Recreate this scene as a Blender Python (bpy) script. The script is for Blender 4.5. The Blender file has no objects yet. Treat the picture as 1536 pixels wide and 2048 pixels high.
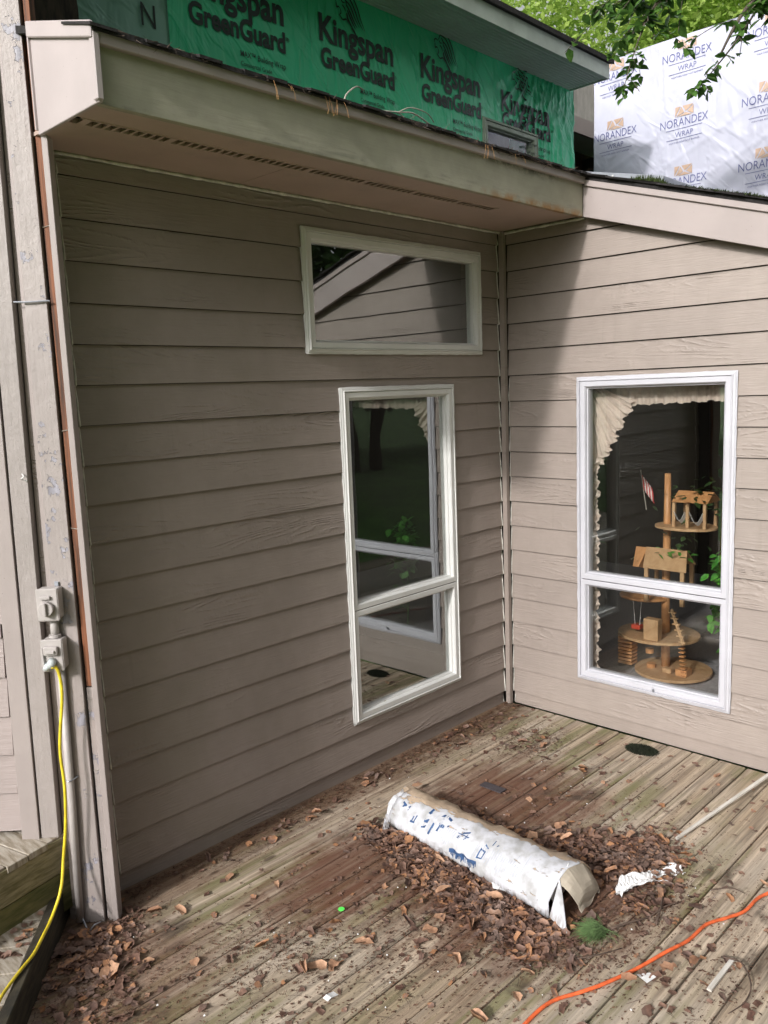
import bpy, bmesh, math, random
import numpy as np
from mathutils import Vector, Matrix
random.seed(7); rng = np.random.default_rng(7)
S = bpy.context.scene; C = S.collection; R = math.radians

# ---------------------------------------------------------------- camera, sky, sun, exposure
cam = bpy.data.cameras.new('camera'); co = bpy.data.objects.new('camera', cam); C.objects.link(co); S.camera = co
co.location = (-4.1730, -3.0165, 1.9967); co.rotation_euler = (1.4266, 0.0380, -0.8032)
cam.sensor_fit = 'VERTICAL'; cam.sensor_height = 24; cam.sensor_width = 18; cam.lens = 24 * 1659.97 / 2048
cam.clip_start = .02; cam.clip_end = 600
SUN_D = Vector((-1, -.13, .52)).normalized()
W = bpy.data.worlds.new('World'); S.world = W; W.use_nodes = True
nt = W.node_tree; nt.nodes.clear()
sky = nt.nodes.new('ShaderNodeTexSky'); sky.sky_type = 'NISHITA'; sky.sun_disc = False
sky.sun_elevation = math.asin(SUN_D.z); sky.sun_rotation = math.atan2(SUN_D.x, SUN_D.y)
sky.air_density = 1; sky.dust_density = 6; sky.ozone_density = .6
hs = nt.nodes.new('ShaderNodeHueSaturation'); hs.inputs['Saturation'].default_value = .10
bg = nt.nodes.new('ShaderNodeBackground'); bg.inputs['Strength'].default_value = .14
wo = nt.nodes.new('ShaderNodeOutputWorld')
nt.links.new(sky.outputs[0], hs.inputs['Color']); nt.links.new(hs.outputs[0], bg.inputs[0]); nt.links.new(bg.outputs[0], wo.inputs[0])
sl = bpy.data.lights.new('sun', 'SUN'); sl.energy = 2.5; sl.angle = R(3.2); sl.color = (1, .955, .925)
so = bpy.data.objects.new('sun', sl); C.objects.link(so); so.rotation_euler = SUN_D.to_track_quat('Z', 'Y').to_euler()
S.view_settings.view_transform = 'Standard'; S.view_settings.look = 'None'; S.view_settings.gamma = 1
S.view_settings.use_curve_mapping = False; S.view_settings.exposure = .33
S.render.engine = 'CYCLES'; S.cycles.use_denoising = True; S.cycles.max_bounces = 10; S.cycles.transparent_max_bounces = 16
S.cycles.sample_clamp_indirect = 6; S.cycles.caustics_reflective = False; S.cycles.caustics_refractive = False

# ---------------------------------------------------------------- node helper and materials
class NT:
    def __init__(s, name):
        s.m = bpy.data.materials.new(name); s.m.use_nodes = True; s.t = s.m.node_tree
        s.b = s.t.nodes['Principled BSDF']; s.out = s.t.nodes['Material Output']
    def n(s, typ, ins=None, **kw):
        nd = s.t.nodes.new('ShaderNode' + typ)
        for k, v in kw.items(): setattr(nd, k, v)
        for k, v in (ins or {}).items(): s.set(nd.inputs[k], v)
        return nd
    def set(s, sock, v):
        if hasattr(v, 'is_output') or isinstance(v, bpy.types.NodeSocket): s.t.links.new(v, sock)
        elif isinstance(v, (tuple, list)) and len(v) == 3 and sock.type == 'RGBA': sock.default_value = (*v, 1)
        else: sock.default_value = v
    def math(s, op, a, b=0, c=0, clamp=False):
        nd = s.n('Math', {0: a, 1: b, 2: c}, operation=op); nd.use_clamp = clamp; return nd.outputs[0]
    def pos(s): return s.n('NewGeometry').outputs['Position']
    def rnd(s): return s.n('ObjectInfo').outputs['Random']
    def dot(s, v, d): return s.n('VectorMath', {0: v, 1: d}, operation='DOT_PRODUCT').outputs['Value']
    def xyz(s, x=0, y=0, z=0): return s.n('CombineXYZ', {0: x, 1: y, 2: z}).outputs[0]
    def noise(s, v, sc=5, det=3, rough=.55, dist=0):
        return s.n('TexNoise', {'Vector': v, 'Scale': sc, 'Detail': det, 'Roughness': rough, 'Distortion': dist}).outputs['Fac']
    def ramp(s, f, a, b, lo=0., hi=1.):
        nd = s.n('MapRange', {'Value': f, 'From Min': a, 'From Max': b, 'To Min': lo, 'To Max': hi}); nd.interpolation_type = 'SMOOTHSTEP'; return nd.outputs[0]
    def mix(s, f, a, b):
        nd = s.n('Mix', data_type='RGBA'); s.set(nd.inputs[0], f); s.set(nd.inputs[6], a); s.set(nd.inputs[7], b); return nd.outputs[2]
    def mul(s, col, f): # colour times value
        nd = s.n('VectorMath', operation='SCALE'); s.set(nd.inputs[0], col); s.set(nd.inputs['Scale'], f); return nd.outputs[0]
    def col(s, c): nd = s.n('RGB'); nd.outputs[0].default_value = (*c, 1); return nd.outputs[0]
    def done(s, color=None, rough=None, height=None, dist=.002, strength=1, **kw):
        if color is not None: s.set(s.b.inputs['Base Color'], color)
        if rough is not None: s.set(s.b.inputs['Roughness'], rough)
        if height is not None:
            bp = s.n('Bump', {'Height': height, 'Distance': dist, 'Strength': strength}); s.t.links.new(bp.outputs[0], s.b.inputs['Normal'])
        for k, v in kw.items(): s.set(s.b.inputs[k.replace('_', ' ')], v)
        return s.m

def plain(name, c, rough=.6, var=.12, sc=18, bump=.0006, **kw):
    t = NT(name); p = t.pos(); n = t.noise(p, sc, 4)
    return t.done(t.mul(t.col(c), t.ramp(n, .25, .75, 1 - var, 1 + var)), rough, n, bump, **kw)

def siding_mat(name, d, c, dirt=.0):
    t = NT(name); p = t.pos(); r = t.rnd()
    u = t.dot(p, d); z = t.dot(p, (0, 0, 1)); off = t.math('MULTIPLY', r, 37.0)
    v1 = t.xyz(t.math('MULTIPLY', u, 1.15), off, t.math('MULTIPLY', z, 9))
    n1 = t.noise(v1, 1.0, 1.5, .4, .25)
    rings = t.math('SINE', t.math('MULTIPLY', n1, 95))
    rings = t.math('POWER', t.math('MULTIPLY_ADD', rings, .5, .5), 2.5)
    msk = t.ramp(t.noise(t.xyz(t.math('MULTIPLY', u, 1.3), t.math('ADD', off, 5.), t.math('MULTIPLY', z, 4)), 1, 1), .50, .64)
    fine = t.noise(t.xyz(t.math('MULTIPLY', u, 9), off, t.math('MULTIPLY', z, 130)), 1, 3, .6)
    fm = t.ramp(t.noise(t.xyz(t.math('MULTIPLY', u, 30), off, t.math('MULTIPLY', z, 30)), 1, 2), .3, .7)
    h = t.math('ADD', t.math('MULTIPLY', t.math('MULTIPLY', rings, fm), t.math('MULTIPLY_ADD', msk, .9, .08)), t.math('MULTIPLY', fine, .6))
    big = t.noise(p, 1.7, 4, .6); mid = t.noise(p, 9, 4, .65)
    f = t.math('MULTIPLY', t.ramp(big, .25, .75, .93, 1.05), t.ramp(mid, .25, .75, .95, 1.04))
    f = t.math('MULTIPLY', f, t.math('MULTIPLY_ADD', r, .05, .975))
    cc = t.mul(t.col(c), f)
    # faint green-brown weathering film in blotches
    cc = t.mix(t.ramp(t.noise(p, 1.1, 5, .6), .48, .75, 0, dirt), cc, (.17, .16, .10))
    streak = t.noise(t.xyz(t.math('MULTIPLY', u, 22), off, t.math('MULTIPLY', z, 1.2)), 1, 3)
    cc = t.mix(t.ramp(streak, .62, .8, 0, .16), cc, (.14, .12, .10))
    return t.done(cc, .5, h, .0034, 1)

TAUPE = (.286, .242, .214)
TAUPE_A = TAUPE  # left wall takes the same paint colour as the right
M_sideA = siding_mat('siding paint on left wall', (1, 0, 0), TAUPE_A, .28)
M_sideB = siding_mat('siding paint on right wall', (0, 1, 0), TAUPE, .06)
M_side45 = siding_mat('siding paint on angled wall', (-.707, .707, 0), (.33, .28, .265), .05)

def painted(name, c, peel=0., pc=(.30, .28, .27), dirt=.15, dirtc=(.12, .11, .07), rough=.5, bumpiness=.0012, sc=1., grain=(40, 40, 4)):
    t = NT(name); p = t.pos()
    n = t.noise(p, 22 * sc, 5, .65); g = t.noise(t.n('VectorMath', {0: p, 1: grain}, operation='MULTIPLY').outputs[0], 1, 4, .6)
    cc = t.mul(t.col(c), t.ramp(t.noise(p, 3, 4), .25, .75, .92, 1.06))
    cc = t.mix(t.ramp(t.noise(p, 4.5, 6, .7), .5, .78, 0, dirt), cc, dirtc)
    h = t.math('ADD', n, t.math('MULTIPLY', g, .7))
    if peel:
        k = t.noise(p, 11, 6, .68); m = t.ramp(k, .70 - peel * .2, .71 - peel * .2)
        pcn = t.mul(t.col(pc), t.ramp(g, .3, .7, .6, 1.25)); cc = t.mix(m, cc, pcn); h = t.math('SUBTRACT', h, t.math('MULTIPLY', m, .8))
    # small nail specks
    sp = t.n('TexVoronoi', {'Vector': p, 'Scale': 34}).outputs['Distance']
    cc = t.mix(t.ramp(sp, .03, .07, .5, 0), cc, (.05, .04, .03))
    return t.done(cc, rough, h, bumpiness)

M_trim = painted('trim paint', (.345, .30, .285), 0, dirt=.10)
M_trimrough = painted('rough trim paint', (.32, .285, .27), .12, dirt=.12, bumpiness=.003, grain=(60, 60, 9))
M_trimpeel = painted('peeling trim paint', (.335, .295, .28), .55, pc=(.30, .29, .33), dirt=.22, dirtc=(.22, .12, .07), bumpiness=.003)
M_capend = painted('box end paint', (.43, .38, .375), 0, dirt=.04, bumpiness=.0006)
M_soffit = painted('soffit paint', (.46, .35, .30), 0, dirt=.55, dirtc=(.30, .235, .20), bumpiness=.0004, sc=.4)
M_rake = painted('rake paint', (.345, .297, .285), 0, dirt=.05, bumpiness=.0006)
M_gap = plain('dark gap', (.02, .017, .014), .9)
M_caulk = plain('caulk', (.56, .55, .50), .6, .25, 30)
M_white = painted('window paint', (.66, .665, .65), .06, pc=(.45, .42, .36), dirt=.16, dirtc=(.42, .42, .33), rough=.4, bumpiness=.00007)
M_whiteB = painted('clean window paint', (.50, .50, .54), .0, dirt=.10, dirtc=(.42, .42, .38), rough=.35, bumpiness=.00006)
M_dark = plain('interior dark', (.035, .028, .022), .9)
M_floorin = plain('carpet', (.30, .29, .30), .95, .15, 60)

def fascia_mat():
    t = NT('weathered fascia'); p = t.pos()
    x = t.dot(p, (1, 0, 0)); z = t.dot(p, (0, 0, 1))
    g = t.noise(t.n('VectorMath', {0: p, 1: (5, 60, 60)}, operation='MULTIPLY').outputs[0], 1, 5, .65)
    base = t.mix(t.ramp(t.noise(p, 1.6, 4), .3, .7), (.36, .345, .27), (.32, .31, .24))
    base = t.mul(base, t.ramp(t.noise(p, 14, 4), .25, .75, .93, 1.06))
    # mildew along the lower and right-hand upper edge
    low = t.ramp(z, 2.885, 2.97, 1, 0)
    m1 = t.math('MULTIPLY', low, t.ramp(t.noise(p, 5, 6, .7), .45, .62))
    base = t.mix(t.math('MULTIPLY', m1, t.ramp(g, .4, .7, 0, .6)), base, (.10, .10, .085))
    right = t.math('MULTIPLY', t.ramp(x, -1.15, -.75), t.ramp(x, -.1, -.45, .25, 1))
    m2 = t.math('MULTIPLY', t.math('MULTIPLY', right, t.ramp(z, 3.0, 3.07)), t.ramp(t.noise(p, 9, 6, .75), .40, .6))
    base = t.mix(m2, base, (.035, .03, .025))
    m3 = t.math('MULTIPLY', t.math('MULTIPLY', t.ramp(x, -1.1, -.7), t.ramp(z, 2.89, 2.93, 1, 0)), t.ramp(t.noise(p, 12, 5), .4, .6))
    base = t.mix(m3, base, (.30, .17, .07))
    return t.done(base, .65, g, .0015)
M_fascia = fascia_mat()

def cedar(name, a, b, gv, rough=.7):
    t = NT(name); p = t.pos(); g = t.noise(t.n('VectorMath', {0: p, 1: gv}, operation='MULTIPLY').outputs[0], 1, 5, .65)
    return t.done(t.mix(t.ramp(g, .3, .7), a, b), rough, g, .0015)
M_cedar = cedar('exposed cedar', (.04, .018, .010), (.26, .095, .04), (60, 60, 2))
M_bark = cedar('bark', (.05, .04, .03), (.16, .13, .10), (30, 30, 8), .9)
M_toy = cedar('toy wood', (.44, .26, .13), (.54, .35, .19), (30, 30, 8), .5)
M_toyd = cedar('toy wood amber', (.50, .23, .09), (.60, .31, .13), (30, 30, 8), .45)
M_ply = cedar('weathered plywood', (.34, .32, .30), (.50, .47, .45), (14, 14, 5), .8)
M_lath = cedar('pale lath', (.50, .47, .42), (.68, .65, .60), (6, 40, 60), .7)
M_rustdark = cedar('dark sheathing', (.03, .025, .02), (.10, .075, .055), (40, 40, 8), .9)

def deck_mat():
    t = NT('weathered deck wood'); p = t.pos(); r = t.rnd()
    x = t.dot(p, (1, 0, 0)); y = t.dot(p, (0, 1, 0)); off = t.math('MULTIPLY', r, 50.)
    def st(sx, sy, det=4, o=0.): return t.noise(t.xyz(t.math('MULTIPLY', x, sx), t.math('MULTIPLY', y, sy), t.math('ADD', off, o)), 1, det, .62)
    g1 = st(1.2, 45, 5); g2 = st(5, 170, 4, 3.); g3 = st(.7, 9, 3, 9.)
    flat = t.noise(p, 3.2, 5, .62)
    c = t.mix(t.ramp(g3, .3, .7), (.37, .275, .19), (.60, .495, .385))
    c = t.mix(t.ramp(r, .0, 1., 0, .4), c, (.40, .32, .23))
    c = t.mul(c, t.ramp(g1, .30, .70, .52, 1.22)); c = t.mul(c, t.ramp(g2, .3, .7, .76, 1.12))
    # grey silvering
    c = t.mix(t.ramp(t.noise(p, 1.3, 4), .42, .68, 0, .5), c, (.52, .46, .385))
    # green algae streaks along boards
    al = t.math('MULTIPLY', t.ramp(st(.9, 14, 4, 17.), .44, .62), t.ramp(t.noise(p, 1.1, 3), .36, .55))
    c = t.mix(t.math('MULTIPLY', al, .8), c, (.17, .165, .065))
    # tannin stain shapes: discs (cx, cy, rx, ry)
    wob = t.math('ADD', t.math('MULTIPLY_ADD', t.noise(p, 7, 6, .7), 1.3, -.65), t.math('MULTIPLY_ADD', st(2.2, 26, 4, 41.), 1.2, -.6))
    def blob(cx, cy, rx, ry):
        a = t.math('DIVIDE', t.math('SUBTRACT', x, cx), rx); b = t.math('DIVIDE', t.math('SUBTRACT', y, cy), ry)
        d = t.math('SQRT', t.math('ADD', t.math('MULTIPLY', a, a), t.math('MULTIPLY', b, b)))
        return t.ramp(t.math('ADD', d, wob), 1.25, .45)
    s1 = t.math('MAXIMUM', blob(-1.10, -.76, .56, .46), t.math('MAXIMUM', blob(-1.95, -.60, .55, .30), t.math('MULTIPLY', blob(-2.95, -.45, .4, .4), .7)))
    s1 = t.math('MAXIMUM', s1, blob(-1.55, -1.15, .62, .60))
    c = t.mix(t.math('MULTIPLY', s1, t.ramp(g1, .2, .8, .98, .72)), c, (.125, .050, .028))
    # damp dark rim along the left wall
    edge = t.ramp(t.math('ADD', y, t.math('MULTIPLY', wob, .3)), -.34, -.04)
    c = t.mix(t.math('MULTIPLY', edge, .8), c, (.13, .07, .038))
    dk = t.math('MULTIPLY', t.ramp(flat, .54, .68), t.ramp(st(2, 20, 4, 31.), .42, .6))
    c = t.mix(t.math('MULTIPLY', dk, .8), c, (.055, .04, .028))
    # dark knots
    v = t.n('TexVoronoi', {'Vector': t.xyz(t.math('MULTIPLY', x, 2.2), t.math('MULTIPLY', y, 7.), off), 'Scale': 1.0}).outputs['Distance']
    c = t.mix(t.ramp(v, .05, .10, .75, 0), c, (.06, .035, .02))
    # soil specks
    sp = t.n('TexVoronoi', {'Vector': p, 'Scale': 70}).outputs['Distance']
    c = t.mix(t.math('MULTIPLY', t.ramp(sp, .10, .2, .7, 0), t.ramp(t.noise(p, 5, 4), .42, .6)), c, (.09, .05, .03))
    h = t.math('ADD', t.math('MULTIPLY', g1, .7), t.math('MULTIPLY', g2, .5))
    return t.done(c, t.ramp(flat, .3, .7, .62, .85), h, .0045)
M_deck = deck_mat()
M_step = cedar('weathered step wood', (.13, .115, .05), (.33, .29, .18), (9, 9, 60), .8)
M_stepgreen = cedar('mossy step wood', (.075, .085, .025), (.19, .17, .07), (9, 9, 60), .85)
M_steptop = cedar('step tread', (.20, .16, .11), (.44, .40, .34), (50, 8, 9), .8)
M_stepdark = cedar('rotten step edge', (.012, .011, .008), (.06, .05, .03), (9, 9, 50), .9)

def leaf_mat(name, a, b, trans=.0, rough=.6, scale=1.):
    t = NT(name); at = t.n('Attribute', attribute_name='tone').outputs['Fac']; p = t.pos()
    c = t.mix(at, a, b)
    if 'dead' in name: c = t.mix(t.ramp(at, .80, .9), c, (.36, .18, .09)); c = t.mix(t.ramp(t.noise(p, 9, 2), .45, .7, 0, .5), c, (.21, .165, .145))
    c = t.mul(c, t.ramp(t.noise(p, 60, 3), .3, .7, .8, 1.2)); t.done(c, rough, t.noise(p, 90, 3), .0008)
    if trans:
        tr = t.n('BsdfTranslucent', {'Color': c}); mx = t.n('MixShader', {0: trans, 1: t.b.outputs[0], 2: tr.outputs[0]})
        t.t.links.new(mx.outputs[0], t.out.inputs[0])
    return t.m
M_leafbrown = leaf_mat('dead leaves', (.085, .042, .030), (.33, .20, .145), .1)
M_leafbig = leaf_mat('dry leaf tan', (.26, .125, .07), (.50, .30, .19), .1)
M_crumb = leaf_mat('leaf crumbs', (.05, .024, .016), (.22, .115, .07))
M_foliage = leaf_mat('tree leaves', (.20, .34, .05), (.46, .60, .15), .5, .5)
M_foliage_near = leaf_mat('near leaves', (.05, .13, .025), (.13, .26, .05), .4, .4)
M_foliage_dark = leaf_mat('dark tree leaves', (.02, .05, .012), (.06, .12, .03), .3, .6)
M_plant = leaf_mat('houseplant leaves', (.04, .20, .03), (.13, .42, .06), .2, .35)

def wrap_mat(name, c, rough, ddir, amp, c2=None, wr=1.):
    t = NT(name); p = t.pos()
    a = t.noise(t.n('VectorMath', {0: p, 1: ddir}, operation='MULTIPLY').outputs[0], 1, 3, .5, .6)
    tilt = t.n('Mapping', {'Vector': p, 'Rotation': (R(38) if ddir[0] < 1 else 0, R(35) if ddir[0] > 1 else 0, 0)}).outputs[0]
    b = t.noise(t.n('VectorMath', {0: tilt, 1: ddir}, operation='MULTIPLY').outputs[0], 1.3, 3, .5, .5)
    ra = t.math('ABSOLUTE', t.math('SUBTRACT', a, .5)); rb = t.math('ABSOLUTE', t.math('SUBTRACT', b, .5))
    h = t.math('ADD', t.ramp(ra, 0, .10, 1, 0), t.math('MULTIPLY', t.ramp(rb, 0, .07, 1, 0), .9))
    h = t.math('MULTIPLY_ADD', t.noise(p, 3, 3), 1.5, h)
    cc = t.mul(t.col(c), t.ramp(t.noise(p, 2.5, 4), .3, .7, .9, 1.08))
    if c2: cc = t.mix(t.ramp(h, 1.2, 2.4, 0, .35), cc, c2)
    return t.done(cc, rough, h, amp, wr)
M_green = wrap_mat('green house wrap', (.06, .56, .29), .30, (5, 3, 1.3), .0035)
M_teal = wrap_mat('blue green wrap', (.22, .42, .34), .35, (4, 3, 1.5), .003)
M_norw = wrap_mat('white house wrap', (.46, .47, .57), .5, (.8, 2.6, 1.0), .004)
M_ink = plain('black ink', (.008, .022, .016), .4)
M_inkblue = plain('blue ink', (.10, .11, .26), .5)
M_inktan = plain('tan ink', (.44, .31, .23), .5)
M_shingle = plain('shingle edge', (.018, .016, .016), .95, .5, 40, .006)
M_moss = plain('moss', (.035, .055, .01), .95, .6, 60, .01)
M_vinyl = plain('vinyl soffit', (.52, .58, .54), .45, .06, 6)  # slight green is bounce light put into the vinyl colour
M_vinylbounce = plain('bounce-tinted frame', (.26, .31, .24), .5, .15, 12)  # green bounce light painted into the upper window frame's colour
M_vinylf = plain('eave fascia', (.50, .55, .50), .5, .12, 7)  # white fascia with the green bounce tint mixed into its colour
M_metal = plain('grey flashing', (.34, .36, .40), .35, .15, 20, Metallic=.4)
M_plasticgrey = plain('grey plastic', (.42, .39, .375), .45, .05, 30)
M_yellow = plain('yellow cord', (.72, .57, .03), .45, .22, 25)
M_orange = plain('orange cord', (.70, .13, .04), .5, .28, 25)
M_plug = plain('clear plug', (.55, .60, .60), .15, .1)
M_green_dot = plain('green dot', (.12, .85, .12), .4, .02)
M_paper = plain('white paper', (.72, .72, .72), .7, .15, 40)
M_needle = plain('pine needles', (.10, .17, .06), .5, .3, 30)
M_twig = plain('twig', (.09, .06, .045), .8, .4, 40)
M_twigpale = plain('pale twig', (.38, .35, .30), .8, .2, 40)
M_grass = plain('lawn', (.09, .19, .035), .9, .5, 1.2)
M_fabric = plain('curtain', (.60, .50, .435), .85, .08, 30)
M_red = plain('red toy', (.5, .06, .03), .4)
M_flagr = plain('flag red', (.45, .03, .03), .8); M_flagw = plain('flag white', (.6, .58, .56), .8); M_flagb = plain('flag blue', (.02, .03, .14), .8)
M_hammock = plain('hammock cloth', (.6, .6, .6), .8)
def card_mat():
    t = NT('peeling cardboard'); p = t.pos()
    tilt = t.n('VectorMath', {0: p, 1: (26, 7, 26)}, operation='MULTIPLY').outputs[0]
    k = t.noise(tilt, .8, 7, .7); x = t.dot(p, (1, 0, 0)); up = t.ramp(x, -1.60, -1.47, -.14, .20)
    m = t.ramp(t.math('ADD', k, up), .48, .51)
    paper = t.mix(t.ramp(t.noise(p, 14, 4), .4, .7), (.56, .57, .61), (.36, .36, .36))
    tan = t.mul(t.col((.47, .36, .26)), t.ramp(t.noise(p, 20, 5), .3, .7, .8, 1.15))
    c = t.mix(m, paper, tan)
    low = t.math('MULTIPLY', t.ramp(t.dot(p, (0, 0, 1)), .06, .0), t.ramp(t.noise(t.n('VectorMath', {0: p, 1: (4, 90, 12)}, operation='MULTIPLY').outputs[0], 1, 3), .4, .6))
    c = t.mix(t.math('MULTIPLY', low, .75), c, (.22, .18, .15))
    return t.done(c, .75, t.math('ADD', t.math('MULTIPLY', m, -.8), t.noise(p, 30, 4)), .003)
M_card = card_mat()
M_cardtan = plain('bare cardboard', (.40, .35, .28), .8, .2, 14)
M_inkbox = plain('box ink', (.035, .085, .20), .6, .3, 50)
def glass_mat(name, base):
    t = NT(name); fr = t.n('Fresnel', {'IOR': 1.5}).outputs[0]
    f = t.math('MULTIPLY', t.math('MULTIPLY_ADD', fr, 1.9, base, clamp=True), t.math('SUBTRACT', 1., t.n('NewGeometry').outputs['Backfacing']))
    tr = t.n('BsdfTransparent', {'Color': (.93, .935, .925)}); gl = t.n('BsdfGlossy', {'Color': (.88, .92, .90), 'Roughness': .0})
    h = t.noise(t.pos(), 2.2, 1); bp = t.n('Bump', {'Height': h, 'Distance': .0012}); t.t.links.new(bp.outputs[0], gl.inputs['Normal'])
    mx = t.n('MixShader', {0: f, 1: tr.outputs[0], 2: gl.outputs[0]}); t.t.links.new(mx.outputs[0], t.out.inputs[0]); return t.m
M_glass = glass_mat('coated window glass', .22); M_glassB = glass_mat('clear window glass', .09); M_glassU = glass_mat('dull upper glass', .0)

# ---------------------------------------------------------------- mesh helpers
class MB:
    def __init__(s): s.v = []; s.f = []; s.tone = None
    def quad(s, a, b, c, d): n = len(s.v); s.v += [tuple(a), tuple(b), tuple(c), tuple(d)]; s.f.append((n, n+1, n+2, n+3)); return s
    def poly(s, pts): n = len(s.v); s.v += [tuple(p) for p in pts]; s.f.append(tuple(range(n, n + len(pts)))); return s
    def hexa(s, p8):  # bottom 4, top 4
        n = len(s.v); s.v += [tuple(p) for p in p8]
        s.f += [(n+3, n+2, n+1, n), (n+4, n+5, n+6, n+7)] + [(n+i, n+(i+1) % 4, n+4+(i+1) % 4, n+4+i) for i in range(4)]; return s
    def box(s, x0, x1, y0, y1, z0, z1, T=None):
        P = [(x0, y0, z0), (x1, y0, z0), (x1, y1, z0), (x0, y1, z0), (x0, y0, z1), (x1, y0, z1), (x1, y1, z1), (x0, y1, z1)]
        return s.hexa([T(*p) for p in P] if T else P)
    def prism(s, prof, A, B):  # prof: list of points at A ends and B ends (functions of profile point)
        n = len(s.v); k = len(prof); s.v += [tuple(A(p)) for p in prof] + [tuple(B(p)) for p in prof]
        s.f += [tuple(range(n + k - 1, n - 1, -1)), tuple(range(n + k, n + 2 * k))] + [(n+i, n+(i+1) % k, n+k+(i+1) % k, n+k+i) for i in range(k)]; return s
    def grid(s, fn, nu, nv):
        n = len(s.v)
        for j in range(nv + 1):
            for i in range(nu + 1): s.v.append(tuple(fn(i / nu, j / nv)))
        for j in range(nv):
            for i in range(nu): a = n + j * (nu + 1) + i; s.f.append((a, a+1, a+nu+2, a+nu+1))
        return s
    def tube(s, pts, r, k=8, cap=True):
        pts = [Vector(p) for p in pts]; rs = r if isinstance(r, (list, tuple)) else [r] * len(pts); n = len(s.v); up = Vector((0, 0, 1)); prev = None
        for i, p in enumerate(pts):
            d = (pts[min(i+1, len(pts)-1)] - pts[max(i-1, 0)]).normalized()
            a = d.cross(up) if prev is None else prev - d * prev.dot(d)
            if a.length < 1e-4: a = d.cross(Vector((1, 0, 0)))
            a.normalize(); prev = a; b = d.cross(a)
            for j in range(k): t = 2 * math.pi * j / k; s.v.append(tuple(p + (a * math.cos(t) + b * math.sin(t)) * rs[i]))
        for i in range(len(pts) - 1):
            for j in range(k): s.f.append((n + i*k + j, n + i*k + (j+1) % k, n + (i+1)*k + (j+1) % k, n + (i+1)*k + j))
        if cap: s.f += [tuple(n + j for j in range(k))[::-1], tuple(n + (len(pts)-1)*k + j for j in range(k))]
        return s
    def cyl(s, c, r, z0, z1, k=24, T=None):
        P = [(c[0] + r*math.cos(2*math.pi*i/k), c[1] + r*math.sin(2*math.pi*i/k)) for i in range(k)]
        f = T or (lambda *a: a)
        return s.prism(P, lambda p: f(p[0], p[1], z0), lambda p: f(p[0], p[1], z1))
    def mesh(s, name):
        me = bpy.data.meshes.new(name); me.from_pydata(s.v, [], s.f); me.update(); return me
    def make(s, name, m, parent=None, bevel=0, smooth=False, solid=0, **kw):
        me = s.mesh(name); me.materials.append(m)
        if bevel or solid is None or True:
            bm = bmesh.new(); bm.from_mesh(me)
            if smooth != 'raw': bmesh.ops.recalc_face_normals(bm, faces=bm.faces)
            if bevel: bmesh.ops.bevel(bm, geom=[e for e in bm.edges if len(e.link_faces) == 2 and e.calc_face_angle(0) > .5], offset=bevel, segments=1, affect='EDGES')
            bm.to_mesh(me); bm.free()
        if smooth:
            me.polygons.foreach_set('use_smooth', [True] * len(me.polygons))
        o = bpy.data.objects.new(name, me); C.objects.link(o); o.parent = parent
        if s.tone is not None:
            at = me.attributes.new('tone', 'FLOAT', 'POINT'); at.data.foreach_set('value', np.asarray(s.tone, np.float32))
        if solid: md = o.modifiers.new('thickness', 'SOLIDIFY'); md.thickness = solid
        for k, v in kw.items(): o[k] = v
        return o
def thing(name, label, cat, group=None, loc=(0, 0, 0)):
    o = bpy.data.objects.new(name, None); C.objects.link(o); o['label'] = label; o['category'] = cat; o['kind'] = 'thing'
    if group: o['group'] = group
    return o
def tag(o, label, cat, group=None):
    o['label'] = label; o['category'] = cat; o['kind'] = 'thing'
    if group: o['group'] = group
    return o
def smooth_path(pts, n=6):
    pts = [Vector(p) for p in pts]; out = []
    for i in range(len(pts) - 1):
        p0, p1, p2, p3 = pts[max(i-1, 0)], pts[i], pts[i+1], pts[min(i+2, len(pts)-1)]
        for k in range(n):
            t = k / n; out.append(.5*((2*p1) + (-p0+p2)*t + (2*p0-5*p1+4*p2-p3)*t*t + (-p0+3*p1-3*p2+p3)*t**3))
    return out + [pts[-1]]

# ---------------------------------------------------------------- ground and deck
g = MB().grid(lambda u, v: (-200 + 400*u, -200 + 400*v, -.55), 4, 4).make('lawn', M_grass, kind='structure')
p_side = .1524; z0s = .0823
deck = bpy.data.objects.new('deck', None); C.objects.link(deck); deck['kind'] = 'structure'; deck['label'] = 'weathered green-stained plank deck strewn with dead leaves'
yj = -.1989
ks = list(range(-3, 26))
def deck_board(k):
    y1 = yj + .1439 * 1 - .1439 * (k + 1) - .0025; y0 = y1 - .1439 + .005 + random.uniform(0, .002)
    cuts = [.0]
    if k % 3 == 1: cuts = [0., random.choice([-4.9, -5.3])]
    if k == 3: cuts = [0., -.95]
    ends = cuts + [-7.2]
    for a, b in zip(ends[:-1], ends[1:]):
        zt = random.uniform(-.0025, .0015); tl = random.uniform(-.0015, .0015)
        x1, x0 = a - .003, b + .003; c = .004
        prof = [(y0, -.035), (y0, zt + tl - c), (y0 + c, zt + tl), (y1 - c, zt - tl), (y1, zt - tl - c), (y1, -.035)]
        MB().prism(prof, lambda p: (x0, p[0], p[1]), lambda p: (x1, p[0], p[1])).make('deck_board', M_deck, deck)
for k in ks: deck_board(k)
MB().box(-7.2, .0, -3.95, .1, -.25, -.045).make('joists', M_gap, deck)

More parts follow.
